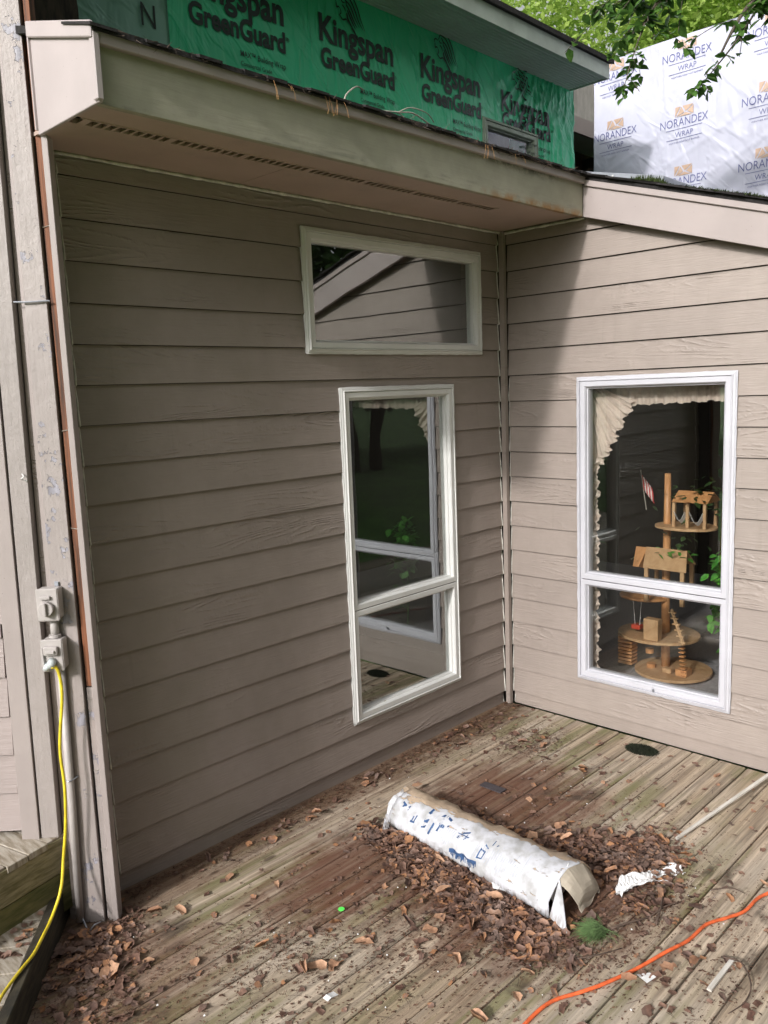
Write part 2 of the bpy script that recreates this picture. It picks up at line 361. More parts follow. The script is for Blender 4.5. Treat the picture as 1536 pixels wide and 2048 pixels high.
# ---------------------------------------------------------------- clapboards
def rows_with_holes(TA, a0, a1, holes, mat, wall, z_top, first=-1, clip=None, gap=-.004):
    """TA(a, out, z) -> world; a runs along the wall. one object per board."""
    n = int((z_top - z0s) / p_side) + 2
    for r in range(first, n):
        zb = z0s + p_side * r; zt = min(zb + p_side, z_top)
        if zt - zb < .01: continue
        e0, e1 = a0, a1
        if clip: e0, e1 = clip(e0, e1, zb, zt)
        if e1 - e0 < .02: continue
        lo = 0. if zb < 0 else zb
        back = .016 if r < 0 else 0
        # split points
        runs = [[(e0, e1, lo, zt)]]
        for (h0, h1, hz0, hz1) in holes:
            if hz1 <= lo + .002 or hz0 >= zt - .002: continue
            full = hz0 <= lo + .004 and hz1 >= zt - .004
            nr = []
            for run in runs:
                L, Rr = [], []
                mid = []
                for (x0, x1, q0, q1) in run:
                    if x1 <= h0: L.append((x0, x1, q0, q1)); continue
                    if x0 >= h1: Rr.append((x0, x1, q0, q1)); continue
                    if x0 < h0: L.append((x0, h0, q0, q1))
                    if x1 > h1: Rr.append((h1, x1, q0, q1))
                    if not full:
                        m0, m1 = max(x0, h0), min(x1, h1)
                        if hz0 > q0 + .002: mid.append((m0, m1, q0, min(hz0, q1)))
                        if hz1 < q1 - .002: mid.append((m0, m1, max(hz1, q0), q1))
                if full: nr += [z for z in (L, Rr) if z]
                else: nr.append(L + mid + Rr)
            runs = nr
        for run in runs:
            mb = MB(); jit = random.uniform(-.001, .001); top = random.uniform(.0125, .0145) if r >= 0 else .002
            for (x0, x1, q0, q1) in run:
                def prof_y(z): return -back + (-top) * (z - zb) / p_side + jit
                ym0, ym1 = prof_y(q0), prof_y(q1)
                pr = [(ym0, q0 + .0), (ym1, q1 - (gap if q1 > zt - .001 and zt < z_top - .001 else 0)), (ym1 - .006, q1 - (gap if q1 > zt - .001 and zt < z_top - .001 else 0)), (ym0 - .010 , q0)]
                mb.prism(pr, lambda p: TA(x0, p[0], p[1]), lambda p: TA(x1, p[0], p[1]))
            mb.make('siding_board', mat, wall)

def caulk(points, rad, parent, name='caulk_bead', mat=None):
    pts = []
    for a, b in zip(points[:-1], points[1:]):
        a, b = Vector(a), Vector(b); n = max(2, int((b - a).length / .03))
        for i in range(n): pts.append(a.lerp(b, i / n) + Vector([random.uniform(-.0008, .0008) for _ in range(3)]))
    pts.append(Vector(points[-1]))
    return MB().tube(pts, [rad * random.uniform(.7, 1.25) for _ in pts], 5).make(name, mat or M_caulk, parent, smooth=True)

WIN1 = (-1.560, -.213, 2.190, 2.765); WIN2 = (-1.361, -.486, .285, 2.021); WIN3 = (-1.399, -.510, .274, 2.031)  # a0,a1,z0,z1
TAx = lambda a, o, z: (a, -o, z)           # left wall, faces -y
TBx = lambda a, o, z: (-o, a, z)           # right wall, faces -x
wallA = thing('clapboard_wall', 'taupe lap-sided wall in the shade under the overhang, holding a short and a tall window', 'wall')
rows_with_holes(TAx, -2.86, -.034, [WIN1, WIN2], M_sideA, wallA, 2.90, gap=.0025)
wallB = thing('clapboard_wall', 'sunlit taupe lap-sided wall right of the inside corner with one tall window', 'wall')
rake_b = lambda y: 2.906 + .3125 * (y + .52)
def clipB(e0, e1, zb, zt): return max(e0, (zt - 3.09) / .3125 - .52), e1
rows_with_holes(TBx, -2.45, -.034, [WIN3], M_sideB, wallB, 3.0, clip=clipB, gap=.0045)
MB().box(-.034, -.002, -.034, -.002, 0, 2.9).make('corner_trim', M_sideA, wallA, bevel=.002)
# jagged caulk lines following the laps at the board ends
def lap_caulk(T, a, parent, ztop=2.88, rad=.0035):
    pts = []
    for r in range(-1, 20):
        zb = max(z0s + p_side * r, .005)
        if zb > ztop: break
        zt = min(z0s + p_side * (r + 1), ztop)
        back = .014 if r < 0 else 0
        pts += [T(a, .001 - back, zb), T(a, -.010 - back, zt - .002)]
    return caulk(pts, rad, parent)
lap_caulk(TAx, -.037, wallA); lap_caulk(TAx, -2.708, wallA, rad=.0045); lap_caulk(TBx, -.037, wallB, 2.05, rad=.0022)
caulk([(-2.72, -.006, 2.893), (-.03, -.006, 2.893)], .008, wallA, 'top_bead')
caulk([(-.008, -.03, 2.890), (-.008, -.56, 2.890)], .009, wallB, 'top_bead')

# backing walls with openings, floor, room shell
def backing(T, a0, a1, z0, z1, holes, o0, o1, mat, parent, name='sheathing'):
    mb = MB(); xs = sorted({a0, a1, *[h for H in holes for h in H[:2]]}); zs = sorted({z0, z1, *[h for H in holes for h in H[2:]]})
    for i in range(len(xs) - 1):
        for j in range(len(zs) - 1):
            cx, cz = (xs[i] + xs[i+1]) / 2, (zs[j] + zs[j+1]) / 2
            if any(h[0] < cx < h[1] and h[2] < cz < h[3] for h in holes): continue
            P = [(xs[i], o0, zs[j]), (xs[i+1], o0, zs[j]), (xs[i+1], o1, zs[j]), (xs[i], o1, zs[j]), (xs[i], o0, zs[j+1]), (xs[i+1], o0, zs[j+1]), (xs[i+1], o1, zs[j+1]), (xs[i], o1, zs[j+1])]
            mb.hexa([T(*p) for p in P])
    return mb.make(name, mat, parent)
sh = lambda H, d=.012: (H[0] + d, H[1] - d, H[2] + d, H[3] - d)
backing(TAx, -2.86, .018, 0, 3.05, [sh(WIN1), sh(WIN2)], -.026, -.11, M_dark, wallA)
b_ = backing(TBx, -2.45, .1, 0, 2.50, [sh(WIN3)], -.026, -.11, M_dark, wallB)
MB().prism([(-2.45, 2.5), (.1, 2.5), (.1, 3.25), (-2.45, 2.47)], lambda p: (.022, p[0], p[1]), lambda p: (.11, p[0], p[1])).make('sheathing', M_dark, wallB)

# ---------------------------------------------------------------- windows
def ring(mb, T, H, prof):
    """mitred ring: prof = closed list (inset, out)."""
    a0, a1, z0, z1 = H; k = len(prof); n = len(mb.v)
    for ci in range(4):
        for (i, o) in prof:
            A = a0 + i if ci in (0, 3) else a1 - i; Z = z0 + i if ci in (0, 1) else z1 - i
            mb.v.append(tuple(T(A, o, Z)))
    for ci in range(4):
        for j in range(k):
            a = n + ci*k + j; b = n + ci*k + (j+1) % k; c = n + ((ci+1) % 4)*k + (j+1) % k; d = n + ((ci+1) % 4)*k + j
            mb.f.append((a, b, c, d))
    return mb
P_flange = [(0, -.02), (0, .006), (.004, .010), (.012, .012), (.016, .018), (.019, .018), (.021, .008), (.030, .008), (.030, -.05), (.0, -.05)]
P_sash = [(0, -.04), (0, .010), (.003, .013), (.026, .013), (.030, .009), (.034, .000), (.034, -.006), (.040, -.008), (.042, -.024), (.042, -.055), (0, -.055)]
P_inner = [(0, -.04), (0, -.018), (.012, -.020), (.012, -.055), (0, -.055)]
def window(T, H, mat, parent, lab, rail=None, gm=None):
    fr = ring(MB(), T, H, P_flange).make('window_frame', mat, parent); fr['label'] = lab
    H2 = (H[0] + .022, H[1] - .022, H[2] + .022, H[3] - .022)
    secs = [H2] if rail is None else [(H2[0], H2[1], H2[2], rail - .002), (H2[0], H2[1], rail + .002, H2[3])]
    if rail is not None:
        mb = MB(); mb.box(H2[0], H2[1], -.05, .005, rail - .002, rail + .002, T); mb.make('meeting_rail', M_gap, fr)
    for s_ in secs:
        sa = ring(MB(), T, s_, P_sash).make('sash', mat, fr)
        gi = .036
        MB().box(s_[0] + gi, s_[1] - gi, -.030, -.026, s_[2] + gi, s_[3] - gi, T).make('pane', gm or M_glass, fr)
    caulk([T(H[0]-.002, .002, H[2]), T(H[0]-.002, .002, H[3]), T(H[1]+.002, .002, H[3]), T(H[1]+.002, .002, H[2]), T(H[0]-.002, .002, H[2]-.002)], .0042, fr, 'caulk_bead', mat)
    return fr
# the short window keeps a broader casing
window(TAx, WIN1, M_white, wallA, 'short wide cream-framed window above the tall one')
window(TAx, WIN2, M_white, wallA, 'tall two-sash cream-framed window near the corner', rail=.888)
window(TBx, WIN3, M_whiteB, wallB, 'tall two-sash white-framed window with ruffled curtain and toy tree house inside', rail=.878, gm=M_glassB)
MB().tube([TBx(-.985, .012, .292), TBx(-.99, .032, .318)], .005, 6).make('sash_lock', M_metal, wallB)

# ---------------------------------------------------------------- interior
room = bpy.data.objects.new('room_floor', None); C.objects.link(room); room['kind'] = 'structure'
MB().box(.12, 3.6, -2.34, 3.09, .10, .15).make('floor_sheet', M_floorin, room)
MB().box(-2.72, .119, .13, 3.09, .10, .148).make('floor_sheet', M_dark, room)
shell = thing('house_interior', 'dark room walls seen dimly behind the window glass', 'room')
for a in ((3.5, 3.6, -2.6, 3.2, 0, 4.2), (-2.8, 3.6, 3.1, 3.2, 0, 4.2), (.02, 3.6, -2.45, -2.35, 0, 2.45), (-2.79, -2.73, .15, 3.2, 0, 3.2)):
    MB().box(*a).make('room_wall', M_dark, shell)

# ---------------------------------------------------------------- overhang (left wall) and low roof
RO = .3125
eave = thing('eave_overhang', 'deep boxed eave with weathered greenish fascia and slotted vent above the shaded wall', 'eave')
MB().box(-2.835, -.064, -.585, -.560, 2.885, 3.085).make('fascia_board', M_fascia, eave, bevel=.002)
def sof(a0, a1, y0, y1): return MB().box(a0, a1, y0, y1, 2.900, 2.912)
sof(-2.835, -1.905, -.33, .02).make('soffit_panel', M_soffit, eave)
sof(-1.902, -.02, -.33, .02).make('soffit_panel', M_soffit, eave)
sof(-2.835, -.02, -.56, -.395).make('soffit_panel', M_soffit, eave)
MB().box(-.56, -.02, -.395, -.33, 2.900, 2.912).make('soffit_panel', M_soffit, eave)
MB().box(-2.80, -.56, -.395, -.33, 2.925, 2.935).make('vent_shadow', M_gap, eave)
vent = MB(); x = -2.79; i = 0
vent.box(-2.80, -.56, -.338, -.33, 2.897, 2.915); vent.box(-2.80, -.56, -.395, -.388, 2.897, 2.915)
while x < -.56:
    w = .010 if i % 9 else .028
    vent.prism([(x, 2.897), (x + w, 2.897), (x + w + .010, 2.915), (x + .010, 2.915)], lambda p: (p[0], -.388, p[1]), lambda p: (p[0], -.338, p[1])); x += w + .0235; i += 1
vent.make('soffit_vent', M_soffit, eave)
MB().prism([(-.605, 2.885), (-.185, 2.885), (-.185, 3.215), (-.605, 3.10)], lambda p: (-2.850, p[0], p[1]), lambda p: (-2.836, p[0], p[1])).make('end_cap', M_capend, eave, bevel=.002)
MB().prism([(-.61, 3.060), (-.19, 3.185), (-.19, 3.235), (-.61, 3.108)], lambda p: (-2.864, p[0], p[1]), lambda p: (-2.851, p[0], p[1])).make('end_trim', M_capend, eave, bevel=.003)
MB().box(-2.858, -2.850, -.190, -.182, 2.90, 3.19).make('end_trim', M_capend, eave)
MB().box(-2.858, -2.836, -.612, -.586, 2.89, 3.08).make('end_trim', M_capend, eave, bevel=.003)
MB().box(-2.85, -.064, -.607, -.586, 3.050, 3.094).make('drip_board', M_rake, eave, bevel=.003)

roof = thing('low_shed_roof', 'low sloping shingled roof with mossy ragged edge over the siding walls', 'roof')
def rz(y): return 3.106 + RO * (y + .56)
MB().prism([(-.615, rz(-.615)), (.62, rz(.62)), (.62, rz(.62) - .05), (-.615, rz(-.615) - .008)], lambda p: (-2.86, p[0], p[1]), lambda p: (-.075, p[0], p[1])).make('roof_deck', M_shingle, roof)
MB().prism([(-2.6, rz(-2.6)), (.9, rz(.9)), (.9, rz(.9) - .05), (-2.6, rz(-2.6) - .05)], lambda p: (-.075, p[0], p[1]), lambda p: (3.7, p[0], p[1])).make('roof_deck', M_shingle, roof)
# ragged shingle tabs along both edges
for i in range(30):
    x0 = -2.87 + i * .0937; d = random.uniform(-.012, .012)
    MB().prism([(-.625 + d, rz(-.625) + .002), (-.45, rz(-.45) + .003), (-.45, rz(-.45) + .010), (-.625 + d, rz(-.625) + .010 + random.uniform(0, .006))], lambda p: (x0, p[0], p[1]), lambda p: (x0 + .089, p[0], p[1])).make('shingle', M_shingle, roof)
for i in range(13):
    y1 = -.60 - i * .14
    MB().prism([(y1 - .15, rz(y1 - .15) + .002), (y1, rz(y1) + .002), (y1, rz(y1) + .010), (y1 - .15, rz(y1 - .15) + .014)], lambda p: (-.095 + random.uniform(-.012, .008), p[0], p[1]), lambda p: (.2, p[0], p[1])).make('shingle', M_shingle, roof)
rk = thing('rake_board', 'pale taupe sloping rake board along the top of the sunlit wall', 'trim board')
rb = lambda y: 2.906 + RO * (y + .52)
MB().prism([(-.585, rb(-.585)), (-2.6, rb(-2.6)), (-2.6, rb(-2.6) + .165), (-.585, rb(-.585) + .165)], lambda p: (-.062, p[0], p[1]), lambda p: (-.035, p[0], p[1])).make('board', M_rake, rk, bevel=.002)
MB().prism([(-.600, rb(-.600) + .160), (-2.6, rb(-2.6) + .160), (-2.6, rb(-2.6) + .192), (-.600, rb(-.600) + .192)], lambda p: (-.076, p[0], p[1]), lambda p: (-.0635, p[0], p[1])).make('upper_strip', M_rake, rk, bevel=.002)
MB().prism([(-.52, rb(-.52)+.02), (-2.6, rb(-2.6)+.02), (-2.6, rb(-2.6) + .165), (-.52, rb(-.52) + .165)], lambda p: (-.034, p[0], p[1]), lambda p: (-.006, p[0], p[1])).make('spacer', M_sideB, rk)

# flashing tray and moss on the low roof
fl = thing('metal_flashing', 'flat grey metal tray lying on the low roof behind the moss', 'flashing')
mbf = MB(); zf = lambda y: rz(y) + .014
mbf.prism([(-.42, zf(-.42)), (-.98, zf(-.98)), (-.98, zf(-.98) + .050), (-.42, zf(-.42) + .012)], lambda p: (.06, p[0], p[1]), lambda p: (.50, p[0], p[1]))
mbf.make('tray', M_metal, fl, bevel=.004)
MB().box(.055, .0595, -.70, -.69, zf(-.7) + .012, zf(-.7) + .02).make('screw', M_white, fl)
def clump(name, mat, c, r, h, n, seed, blade=.02):
    rr = random.Random(seed); mb = MB()
    for _ in range(n):
        a = rr.uniform(0, 6.28); q = math.sqrt(rr.random()); px = c[0] + r[0]*q*math.cos(a); py = c[1] + r[1]*q*math.sin(a)
        hh = h * (1 - q*q*.8) * rr.uniform(.4, 1.1); d = rr.uniform(0, 6.28); w = blade * .25
        pz = c[2] + (RO * (py - c[1]) if c[2] > 2 else 0)
        mb.poly([(px - w*math.cos(d), py - w*math.sin(d), pz), (px + w*math.cos(d), py + w*math.sin(d), pz), (px + rr.uniform(-blade, blade), py + rr.uniform(-blade, blade), pz + hh)])
    return mb.make(name, mat, None, smooth='raw')
tag(clump('moss_clump', M_moss, (.02, -.93, rz(-.93) + .005), (.07, .13), .055, 900, 1), 'green moss mound at the low end of the grey metal tray on the roof edge', 'moss')
o = clump('roof_moss', M_moss, (-.05, -1.45, rz(-1.45) + .008), (.05, .5), .02, 1200, 2); o['kind'] = 'stuff'
# debris hanging from the eave edge
mb = MB()
for _ in range(900):
    x = random.uniform(-2.83, -.08) if random.random() < .6 else random.gauss(-.7, .4)
    x = min(-.08, max(-2.83, x))
    if random.random() > .35 + .65 * (x + 2.83) / 2.75: continue
    p = Vector((x, -.622 + random.uniform(-.006, .02), rz(-.62) + random.uniform(-.004, .014)))
    d = Vector((random.gauss(0, 1), random.gauss(0, .4), random.gauss(-.35, .5))).normalized() * random.uniform(.008, .04)
    w = Vector((0, 0, .0012)); mb.quad(p - w, p + d - w*.3, p + d + w*.3, p + w)
mb.make('roof_litter', M_twig, None, smooth='raw', kind='stuff')
mb = MB()
for _ in range(16):
    x = random.choice([-2.15, -1.9, -.93, -.75, -.72]) + random.uniform(-.05, .05)
    p = Vector((x, -.625, rz(-.62))); d = Vector((random.uniform(-.03, .03), -.01, -random.uniform(.02, .07)))
    mb.tube([p, p + d * .5 + Vector((.004, 0, .004)), p + d], .0008, 3)
mb.make('pine_straw', cedar('pine straw', (.35, .18, .07), (.5, .28, .12), (9, 9, 9)), None, kind='stuff')
tw = MB()
tw.tube(smooth_path([(-1.73, -.50, 3.13), (-1.70, -.48, 3.18), (-1.62, -.46, 3.235), (-1.56, -.44, 3.24)]), .0032, 5)
tw.make('twig', M_twigpale); tag(bpy.context.scene.objects['twig'], 'pale bent twig curling up from the eave edge below the green wrap', 'twig')
t2 = MB()
t2.tube(smooth_path([(-1.66, -.5, 3.135), (-1.52, -.46, 3.165), (-1.36, -.45, 3.19), (-1.26, -.45, 3.205), (-1.15, -.45, 3.18)]), .0034, 5)
t2.tube(smooth_path([(-1.38, -.45, 3.19), (-1.33, -.45, 3.18), (-1.30, -.46, 3.145)]), .0028, 5)
t2.tube(smooth_path([(-1.36, -.45, 3.19), (-1.28, -.45, 3.225), (-1.17, -.45, 3.225), (-1.11, -.44, 3.20)]), .0024, 5)
tag(t2.make('forked_twig', M_twigpale), 'pale forked twig lying along the eave edge', 'twig')

# ---------------------------------------------------------------- upper wall in green wrap
UY = .6
up = thing('upper_wrapped_wall', 'upper wall covered in green and blue-green printed house wrap above the eave', 'wall')
def fold(x, z):
    m = min(1, max(0, (x - .75) / .35)); 
    th = math.atan2(x - 1.32, 4.34 - z)
    a = abs(math.sin(th * 17 + 1.3 * math.sin(z * 9) + .6)) ; b = abs(math.sin(x * 31 + 2.2 * math.sin(z * 6 + x * 3)))
    return m * (.016 * (1 - a) ** 3 + .012 * (1 - b) ** 3 * (1 if x > 1.1 else .3)) + .003 * math.sin(x * 5 + z * 3)
WG = (.632, 1.300, 3.30, 3.822)
mbw = MB()
def gw(x0, x1, z0, z1, nx, nz): mbw.grid(lambda u, v: (x0 + (x1-x0)*u, UY - fold(x0 + (x1-x0)*u, z0 + (z1-z0)*v), z0 + (z1-z0)*v), nx, nz)
gw(-1.80, .632, 3.30, 4.30, 60, 20); gw(.632, 1.30, 3.822, 4.30, 60, 20); gw(1.30, 1.80, 3.30, 4.30, 70, 30)
mbw.grid(lambda u, v: (1.80 + .01*math.sin(v*9), UY + .6*u, 3.3 + v), 6, 12)
grn = mbw.make('green_wrap', M_green, up, smooth='raw')
for poly in grn.data.polygons: poly.use_smooth = True
MB().grid(lambda u, v: (-2.31 + .03*(1-v) + (.53)*u, UY + .004 + .004*math.sin(u*20+v*3), 3.30 + v), 20, 6).make('blue_green_wrap', M_teal, up, smooth='raw')
backing(TAx, -3.4, 1.795, 3.0, 4.3, [sh(WG, .02)], -UY - .03, -UY - .1, M_rustdark, up)
MB().box(-3.4, -2.25, UY + .005, UY + .029, 3.0, 4.4).make('bare_sheathing', M_rustdark, up)
TU = lambda a, o, z: (a, UY - o, z)
uw = ring(MB(), TU, WG, P_flange).make('window_frame', M_vinylbounce, up)
ring(MB(), TU, (WG[0]+.022, WG[1]-.022, WG[2]+.022, WG[3]-.022), P_sash).make('sash', M_vinylbounce, uw)
MB().box(WG[0]+.05, WG[1]-.05, -.03, -.026, WG[2]+.05, WG[3]-.05, TU).make('pane', M_glassU, uw)
MB().box(WG[0]-.1, WG[1]+.1, UY+.9, UY+.92, 3.2, 4.2).make('inner_room', M_dark, uw)

def textmesh(body, width, bold=0., size=1.):
    cu = bpy.data.curves.new('t', 'FONT'); cu.body = body; cu.size = 1; cu.offset = bold; cu.resolution_u = 3
    o = bpy.data.objects.new('t', cu); C.objects.link(o); bpy.context.view_layer.update()
    me = bpy.data.meshes.new_from_object(o.evaluated_get(bpy.context.evaluated_depsgraph_get())); bpy.data.objects.remove(o)
    v = np.empty(len(me.vertices) * 3); me.vertices.foreach_get('co', v); v = v.reshape(-1, 3)
    v[:, 0] -= v[:, 0].min(); w = v[:, 0].max(); v[:, :2] *= width / w
    F = [tuple(p.vertices) for p in me.polygons]; bpy.data.meshes.remove(me); return v, F
def printed(name, body, width, T, a, z, mat, parent, bold=0., sy=1., foldf=None, off=.003, slant=0.):
    v, F = textmesh(body, width, bold)
    bm = bmesh.new(); vs = [bm.verts.new((p[0] + slant * p[1], p[1] * sy, 0)) for p in v]
    for f in F:
        try: bm.faces.new([vs[i] for i in f])
        except ValueError: pass
    if foldf:
        k = .02; n = int(width * 1.1 / k)
        for i in range(1, n): bmesh.ops.bisect_plane(bm, geom=bm.verts[:] + bm.edges[:] + bm.faces[:], plane_co=(i*k, 0, 0), plane_no=(1, 0, 0))
        for i in range(-2, 8): bmesh.ops.bisect_plane(bm, geom=bm.verts[:] + bm.edges[:] + bm.faces[:], plane_co=(0, i*.04, 0), plane_no=(0, 1, 0))
    for q in bm.verts:
        X, Z = q.co.x, q.co.y; sgn = 1
        aa = a + X if T is not TN else a - X
        q.co = T(aa, off + (foldf(aa, z + Z) if foldf else 0), z + Z)
    me = bpy.data.meshes.new(name); bm.to_mesh(me); bm.free(); me.materials.append(mat)
    o = bpy.data.objects.new(name, me); C.objects.link(o); o.parent = parent; return o
NX = 2.6
TN = lambda a, o, z: (NX - o, a, z)
def ribbon(mb, pts, w0, T, off, foldf=None):
    P = smooth_path([(p[0], p[1], 0) for p in pts], 5); n = len(P)
    L, Rr = [], []
    for i, p in enumerate(P):
        d = (P[min(i+1, n-1)] - P[max(i-1, 0)]).normalized(); t = i / (n-1); w = w0 * (math.sin(math.pi * min(1, t*.85 + .15)) ** .7 + .08)
        q = Vector((-d.y, d.x, 0)) * w
        for S_, lst in ((1, L), (-1, Rr)):
            e = p + q * S_; lst.append(T(e.x, off + (foldf(e.x, e.y) if foldf else 0), e.y))
    for i in range(n-1): mb.quad(L[i], L[i+1], Rr[i+1], Rr[i])
def lion(x, z, s):
    mb = MB()
    strokes = [([(690, 212), (725, 218), (755, 255), (775, 300), (797, 335)], 3.2), ([(680, 225), (715, 235), (742, 270), (760, 305), (785, 332)], 3.4), ([(690, 245), (718, 262), (738, 295), (765, 330)], 3.4),
        ([(697, 262), (715, 285), (735, 315), (752, 333)], 3.6), ([(700, 280), (712, 300), (728, 322), (742, 340)], 3.6), ([(696, 292), (700, 310), (715, 330), (738, 352)], 4.2), ([(720, 340), (735, 352), (748, 372)], 4.5),
        ([(690, 212), (676, 226), (668, 240), (660, 252)], 2.6), ([(660, 252), (648, 248), (637, 254), (640, 266)], 2.8), ([(640, 266), (642, 284), (652, 280), (662, 286)], 2.8), ([(662, 286), (664, 300), (655, 308)], 2.6), ([(655, 308), (672, 322), (692, 316), (704, 330)], 3.0),
        ([(668, 250), (676, 258), (688, 256)], 2.6), ([(672, 268), (684, 276), (690, 290)], 3.0), ([(684, 236), (694, 248), (696, 270)], 3.0)]
    for pts, w in strokes: ribbon(mb, [(x + (p[0] - 565) * s, z + (300 - p[1]) * s) for p in pts], w * s, TU, .006, fold)
    o = mb.make('lion_print', M_ink, grn, smooth='raw')
for i, x in enumerate((-1.69, -.84, .01, .856)):
    ff = fold
    printed('name_print', 'Kingspan', .60 , TU, x, 3.935 - (.03 if i > 2 else 0) , M_ink, grn, .028, 1.15, ff, .005)
    printed('name_print', 'GreenGuard', .60, TU, x + .005, 3.800, M_ink, grn, .034, 1.2, ff, .005)
    printed('small_print', 'MAX\u2122 Building Wrap', .295, TU, x + .305, 3.716, M_ink, grn, .004, 1.25, ff, .005)
    printed('small_print', 'Commercial Grade', .20, TU, x + .305, 3.672, M_ink, grn, .004, 1.2, ff, .005)
    lion(x + .03, 4.115, .00145)
printed('small_print', '\u00ae', .02, TU, -1.075, 3.86, M_ink, grn, 0, 1, fold)
printed('letter_print', 'N', .075, TU, -1.945, 3.712, M_ink, grn, 0, 1.25)
for i in range(4): printed('small_print', '\u00ae', .018, TU, -1.08 + .85*i, 3.865, M_ink, grn, 0, 1, fold)

# upper roof eave
ue = thing('upper_roof_eave', 'upper roof edge with pale ribbed vinyl soffit and black shingles, top of the green wall', 'roof')
ez = 4.225
for i in range(12):
    y0 = .286 + i * .0265
    MB().box(-3.6, 1.735, y0 + .003, y0 + .0235, ez, ez + .010).make('soffit_panel', M_vinyl, ue, bevel=.003)
MB().box(-3.6, 1.735, .28, .61, ez + .011, ez + .02).make('soffit_backing', M_gap, ue)
MB().box(-3.6, 1.750, .262, .284, ez - .006, ez + .098).make('fascia_board', M_vinylf, ue, bevel=.002)
MB().box(1.736, 1.752, .285, .62, ez - .004, ez + .12).make('fascia_board', M_vinylf, ue)
MB().prism([(.235, ez + .096), (3.3, ez + 1.06), (3.3, ez + 1.11), (.235, ez + .128)], lambda p: (-3.6, p[0], p[1]), lambda p: (1.775, p[0], p[1])).make('shingles', M_shingle, ue)

# ---------------------------------------------------------------- white wrapped wall, plywood recess
nw = thing('white_wrapped_wall', 'far upper wall covered in white house wrap printed with blue lettering', 'wall')
def nf(a, z): return .006 * math.sin(a * 7 + z * 4) + .006 * (1 - abs(math.sin((a * .75 + z) * 6.5 + math.sin(z * 5)))) ** 4 * (1 if z < 4.4 else .4)
wn = MB().grid(lambda u, v: TN(.88 - 4.1*u, nf(.88 - 4.1*u, 2.9 + v*1.79), 2.9 + v*1.79), 260, 110).make('wrap_sheet', M_norw, nw, smooth=True)
MB().grid(lambda u, v: (NX + .3*u, .88 - 4.1*v, 4.69 + .03*math.sin(u*3) + .004*math.sin(v*60)), 6, 60).make('wrap_fold', M_norw, nw)
MB().box(NX + .01, NX + .1, -3.3, .87, 2.5, 4.685).make('sheathing', M_ply, nw)
MB().box(NX + .1, 6.2, -3.3, .87, 2.6, 4.66).make('wall_core', M_ply, nw)
def nor(a, z, s=1.):
    a += .005
    printed('name_print', 'NORANDEX', .395*s, TN, a, z, M_inkblue, wn, -.006, 1.25, nf, .004)
    mb = MB(); f = lambda A, Z: TN(A, .004 + nf(A, Z), Z)
    for w, dz in ((.30, -.022), (.30, -.098)):
        for i in range(8): A0 = a - .05 - w*i/8; A1 = a - .05 - w*(i+1)/8; mb.quad(f(A0, z + dz), f(A1, z + dz), f(A1, z + dz + .0035), f(A0, z + dz + .0035))
    mb.make('rule_print', M_inkblue, wn, smooth='raw')
    printed('name_print', 'WRAP', .15*s, TN, a - .125, z - .082, M_inkblue, wn, -.008, 1.1, nf, .004)
    printed('small_print', 'WEATHER RESISTANT BARRIER', .26*s, TN, a - .07, z - .128, M_inkblue, wn, -.005, 1., nf, .004)
    mb = MB(); A, Z = a - .125, z + .072; h = .075
    tri = [[(0, 0), (.045, h), (0, h)], [(.012, 0), (.075, h*.35), (.052, h*.95)], [(.03, 0), (.14, 0), (.085, h*.32)], [(.06, h), (.15, h), (.088, h*.42)], [(.15, h*.9), (.15, 0), (.10, h*.38)]]
    for t in tri: mb.poly([f(A - p[0], Z + p[1]) for p in t])
    mb.make('mark_print', M_inktan, wn, smooth='raw')
for (a, z) in ((.250, 4.514), (.268, 4.016), (.268, 3.56), (.945, 4.525), (.925, 4.052), (-.39, 4.03), (-.37, 3.563), (-.42, 4.50), (-1.05, 4.2), (-1.05, 3.7)):
    if a > .9: nor(.868 if a > .93 else .868, z)
    else: nor(a, z)
rc = thing('recessed_plywood_wall', 'weathered plywood wall with brown opening between the green and white wraps', 'wall')
MB().box(1.6, 4.2, 1.5, 1.56, 4.42, 4.95).make('plywood_panel', M_ply, rc)
MB().box(1.6, 4.2, 1.53, 1.58, 3.0, 4.42).make('brown_panel', cedar('brown stain', (.06, .035, .02), (.12, .07, .045), (20, 20, 5)), rc)
MB().box(1.6, 4.2, 1.20, 1.53, 4.26, 4.28).make('small_soffit', M_vinyl, rc)
MB().box(1.6, 4.2, 1.17, 1.199, 4.25, 4.39).make('small_fascia', M_capend, rc)

# ---------------------------------------------------------------- angled wall on the left
P0 = Vector((-2.83, -.14, 0)); U = Vector((-.7071, .7071, 0)); Nn = Vector((-.7071, -.7071, 0))
T45 = lambda s, w, z: tuple(P0 + U*s + Nn*w + Vector((0, 0, z)))
def b45(name, s0, s1, w0, w1, z0, z1, m, par, bev=.002): return MB().box(s0, s1, w0, w1, z0, z1, T45).make(name, m, par, bevel=bev)
aw = thing('angled_wall', 'angled wall edge at far left with rough taupe boards, peeling paint and exposed cedar strip', 'wall')
def strip(name, sa0, sa1, sb0, sb1, w0, w1, z0, z1, m, zr0=0., zr1=3.1):
    """slightly out-of-plumb board: s limits given at zr0 and zr1."""
    f = lambda a, b, z: a + (b - a) * (z - zr0) / (zr1 - zr0)
    P = []
    for z in (z0, z1):
        l, r_ = f(sa0, sb0, z), f(sa1, sb1, z); P += [T45(l, w0, z), T45(r_, w0, z), T45(r_, w1, z), T45(l, w1, z)]
    return MB().hexa(P).make(name, m, aw, bevel=.0015)
b45('corner_trim', -.030, -.008, -.05, 0, -.05, 2.90, M_trim, aw)
strip('cedar_strip', -.007, .014, -.007, .014, -.06, -.010, .95, 3.4, M_cedar)
strip('painted_strip', -.007, .016, -.007, .016, -.06, -.012, -.05, .945, M_trimpeel)
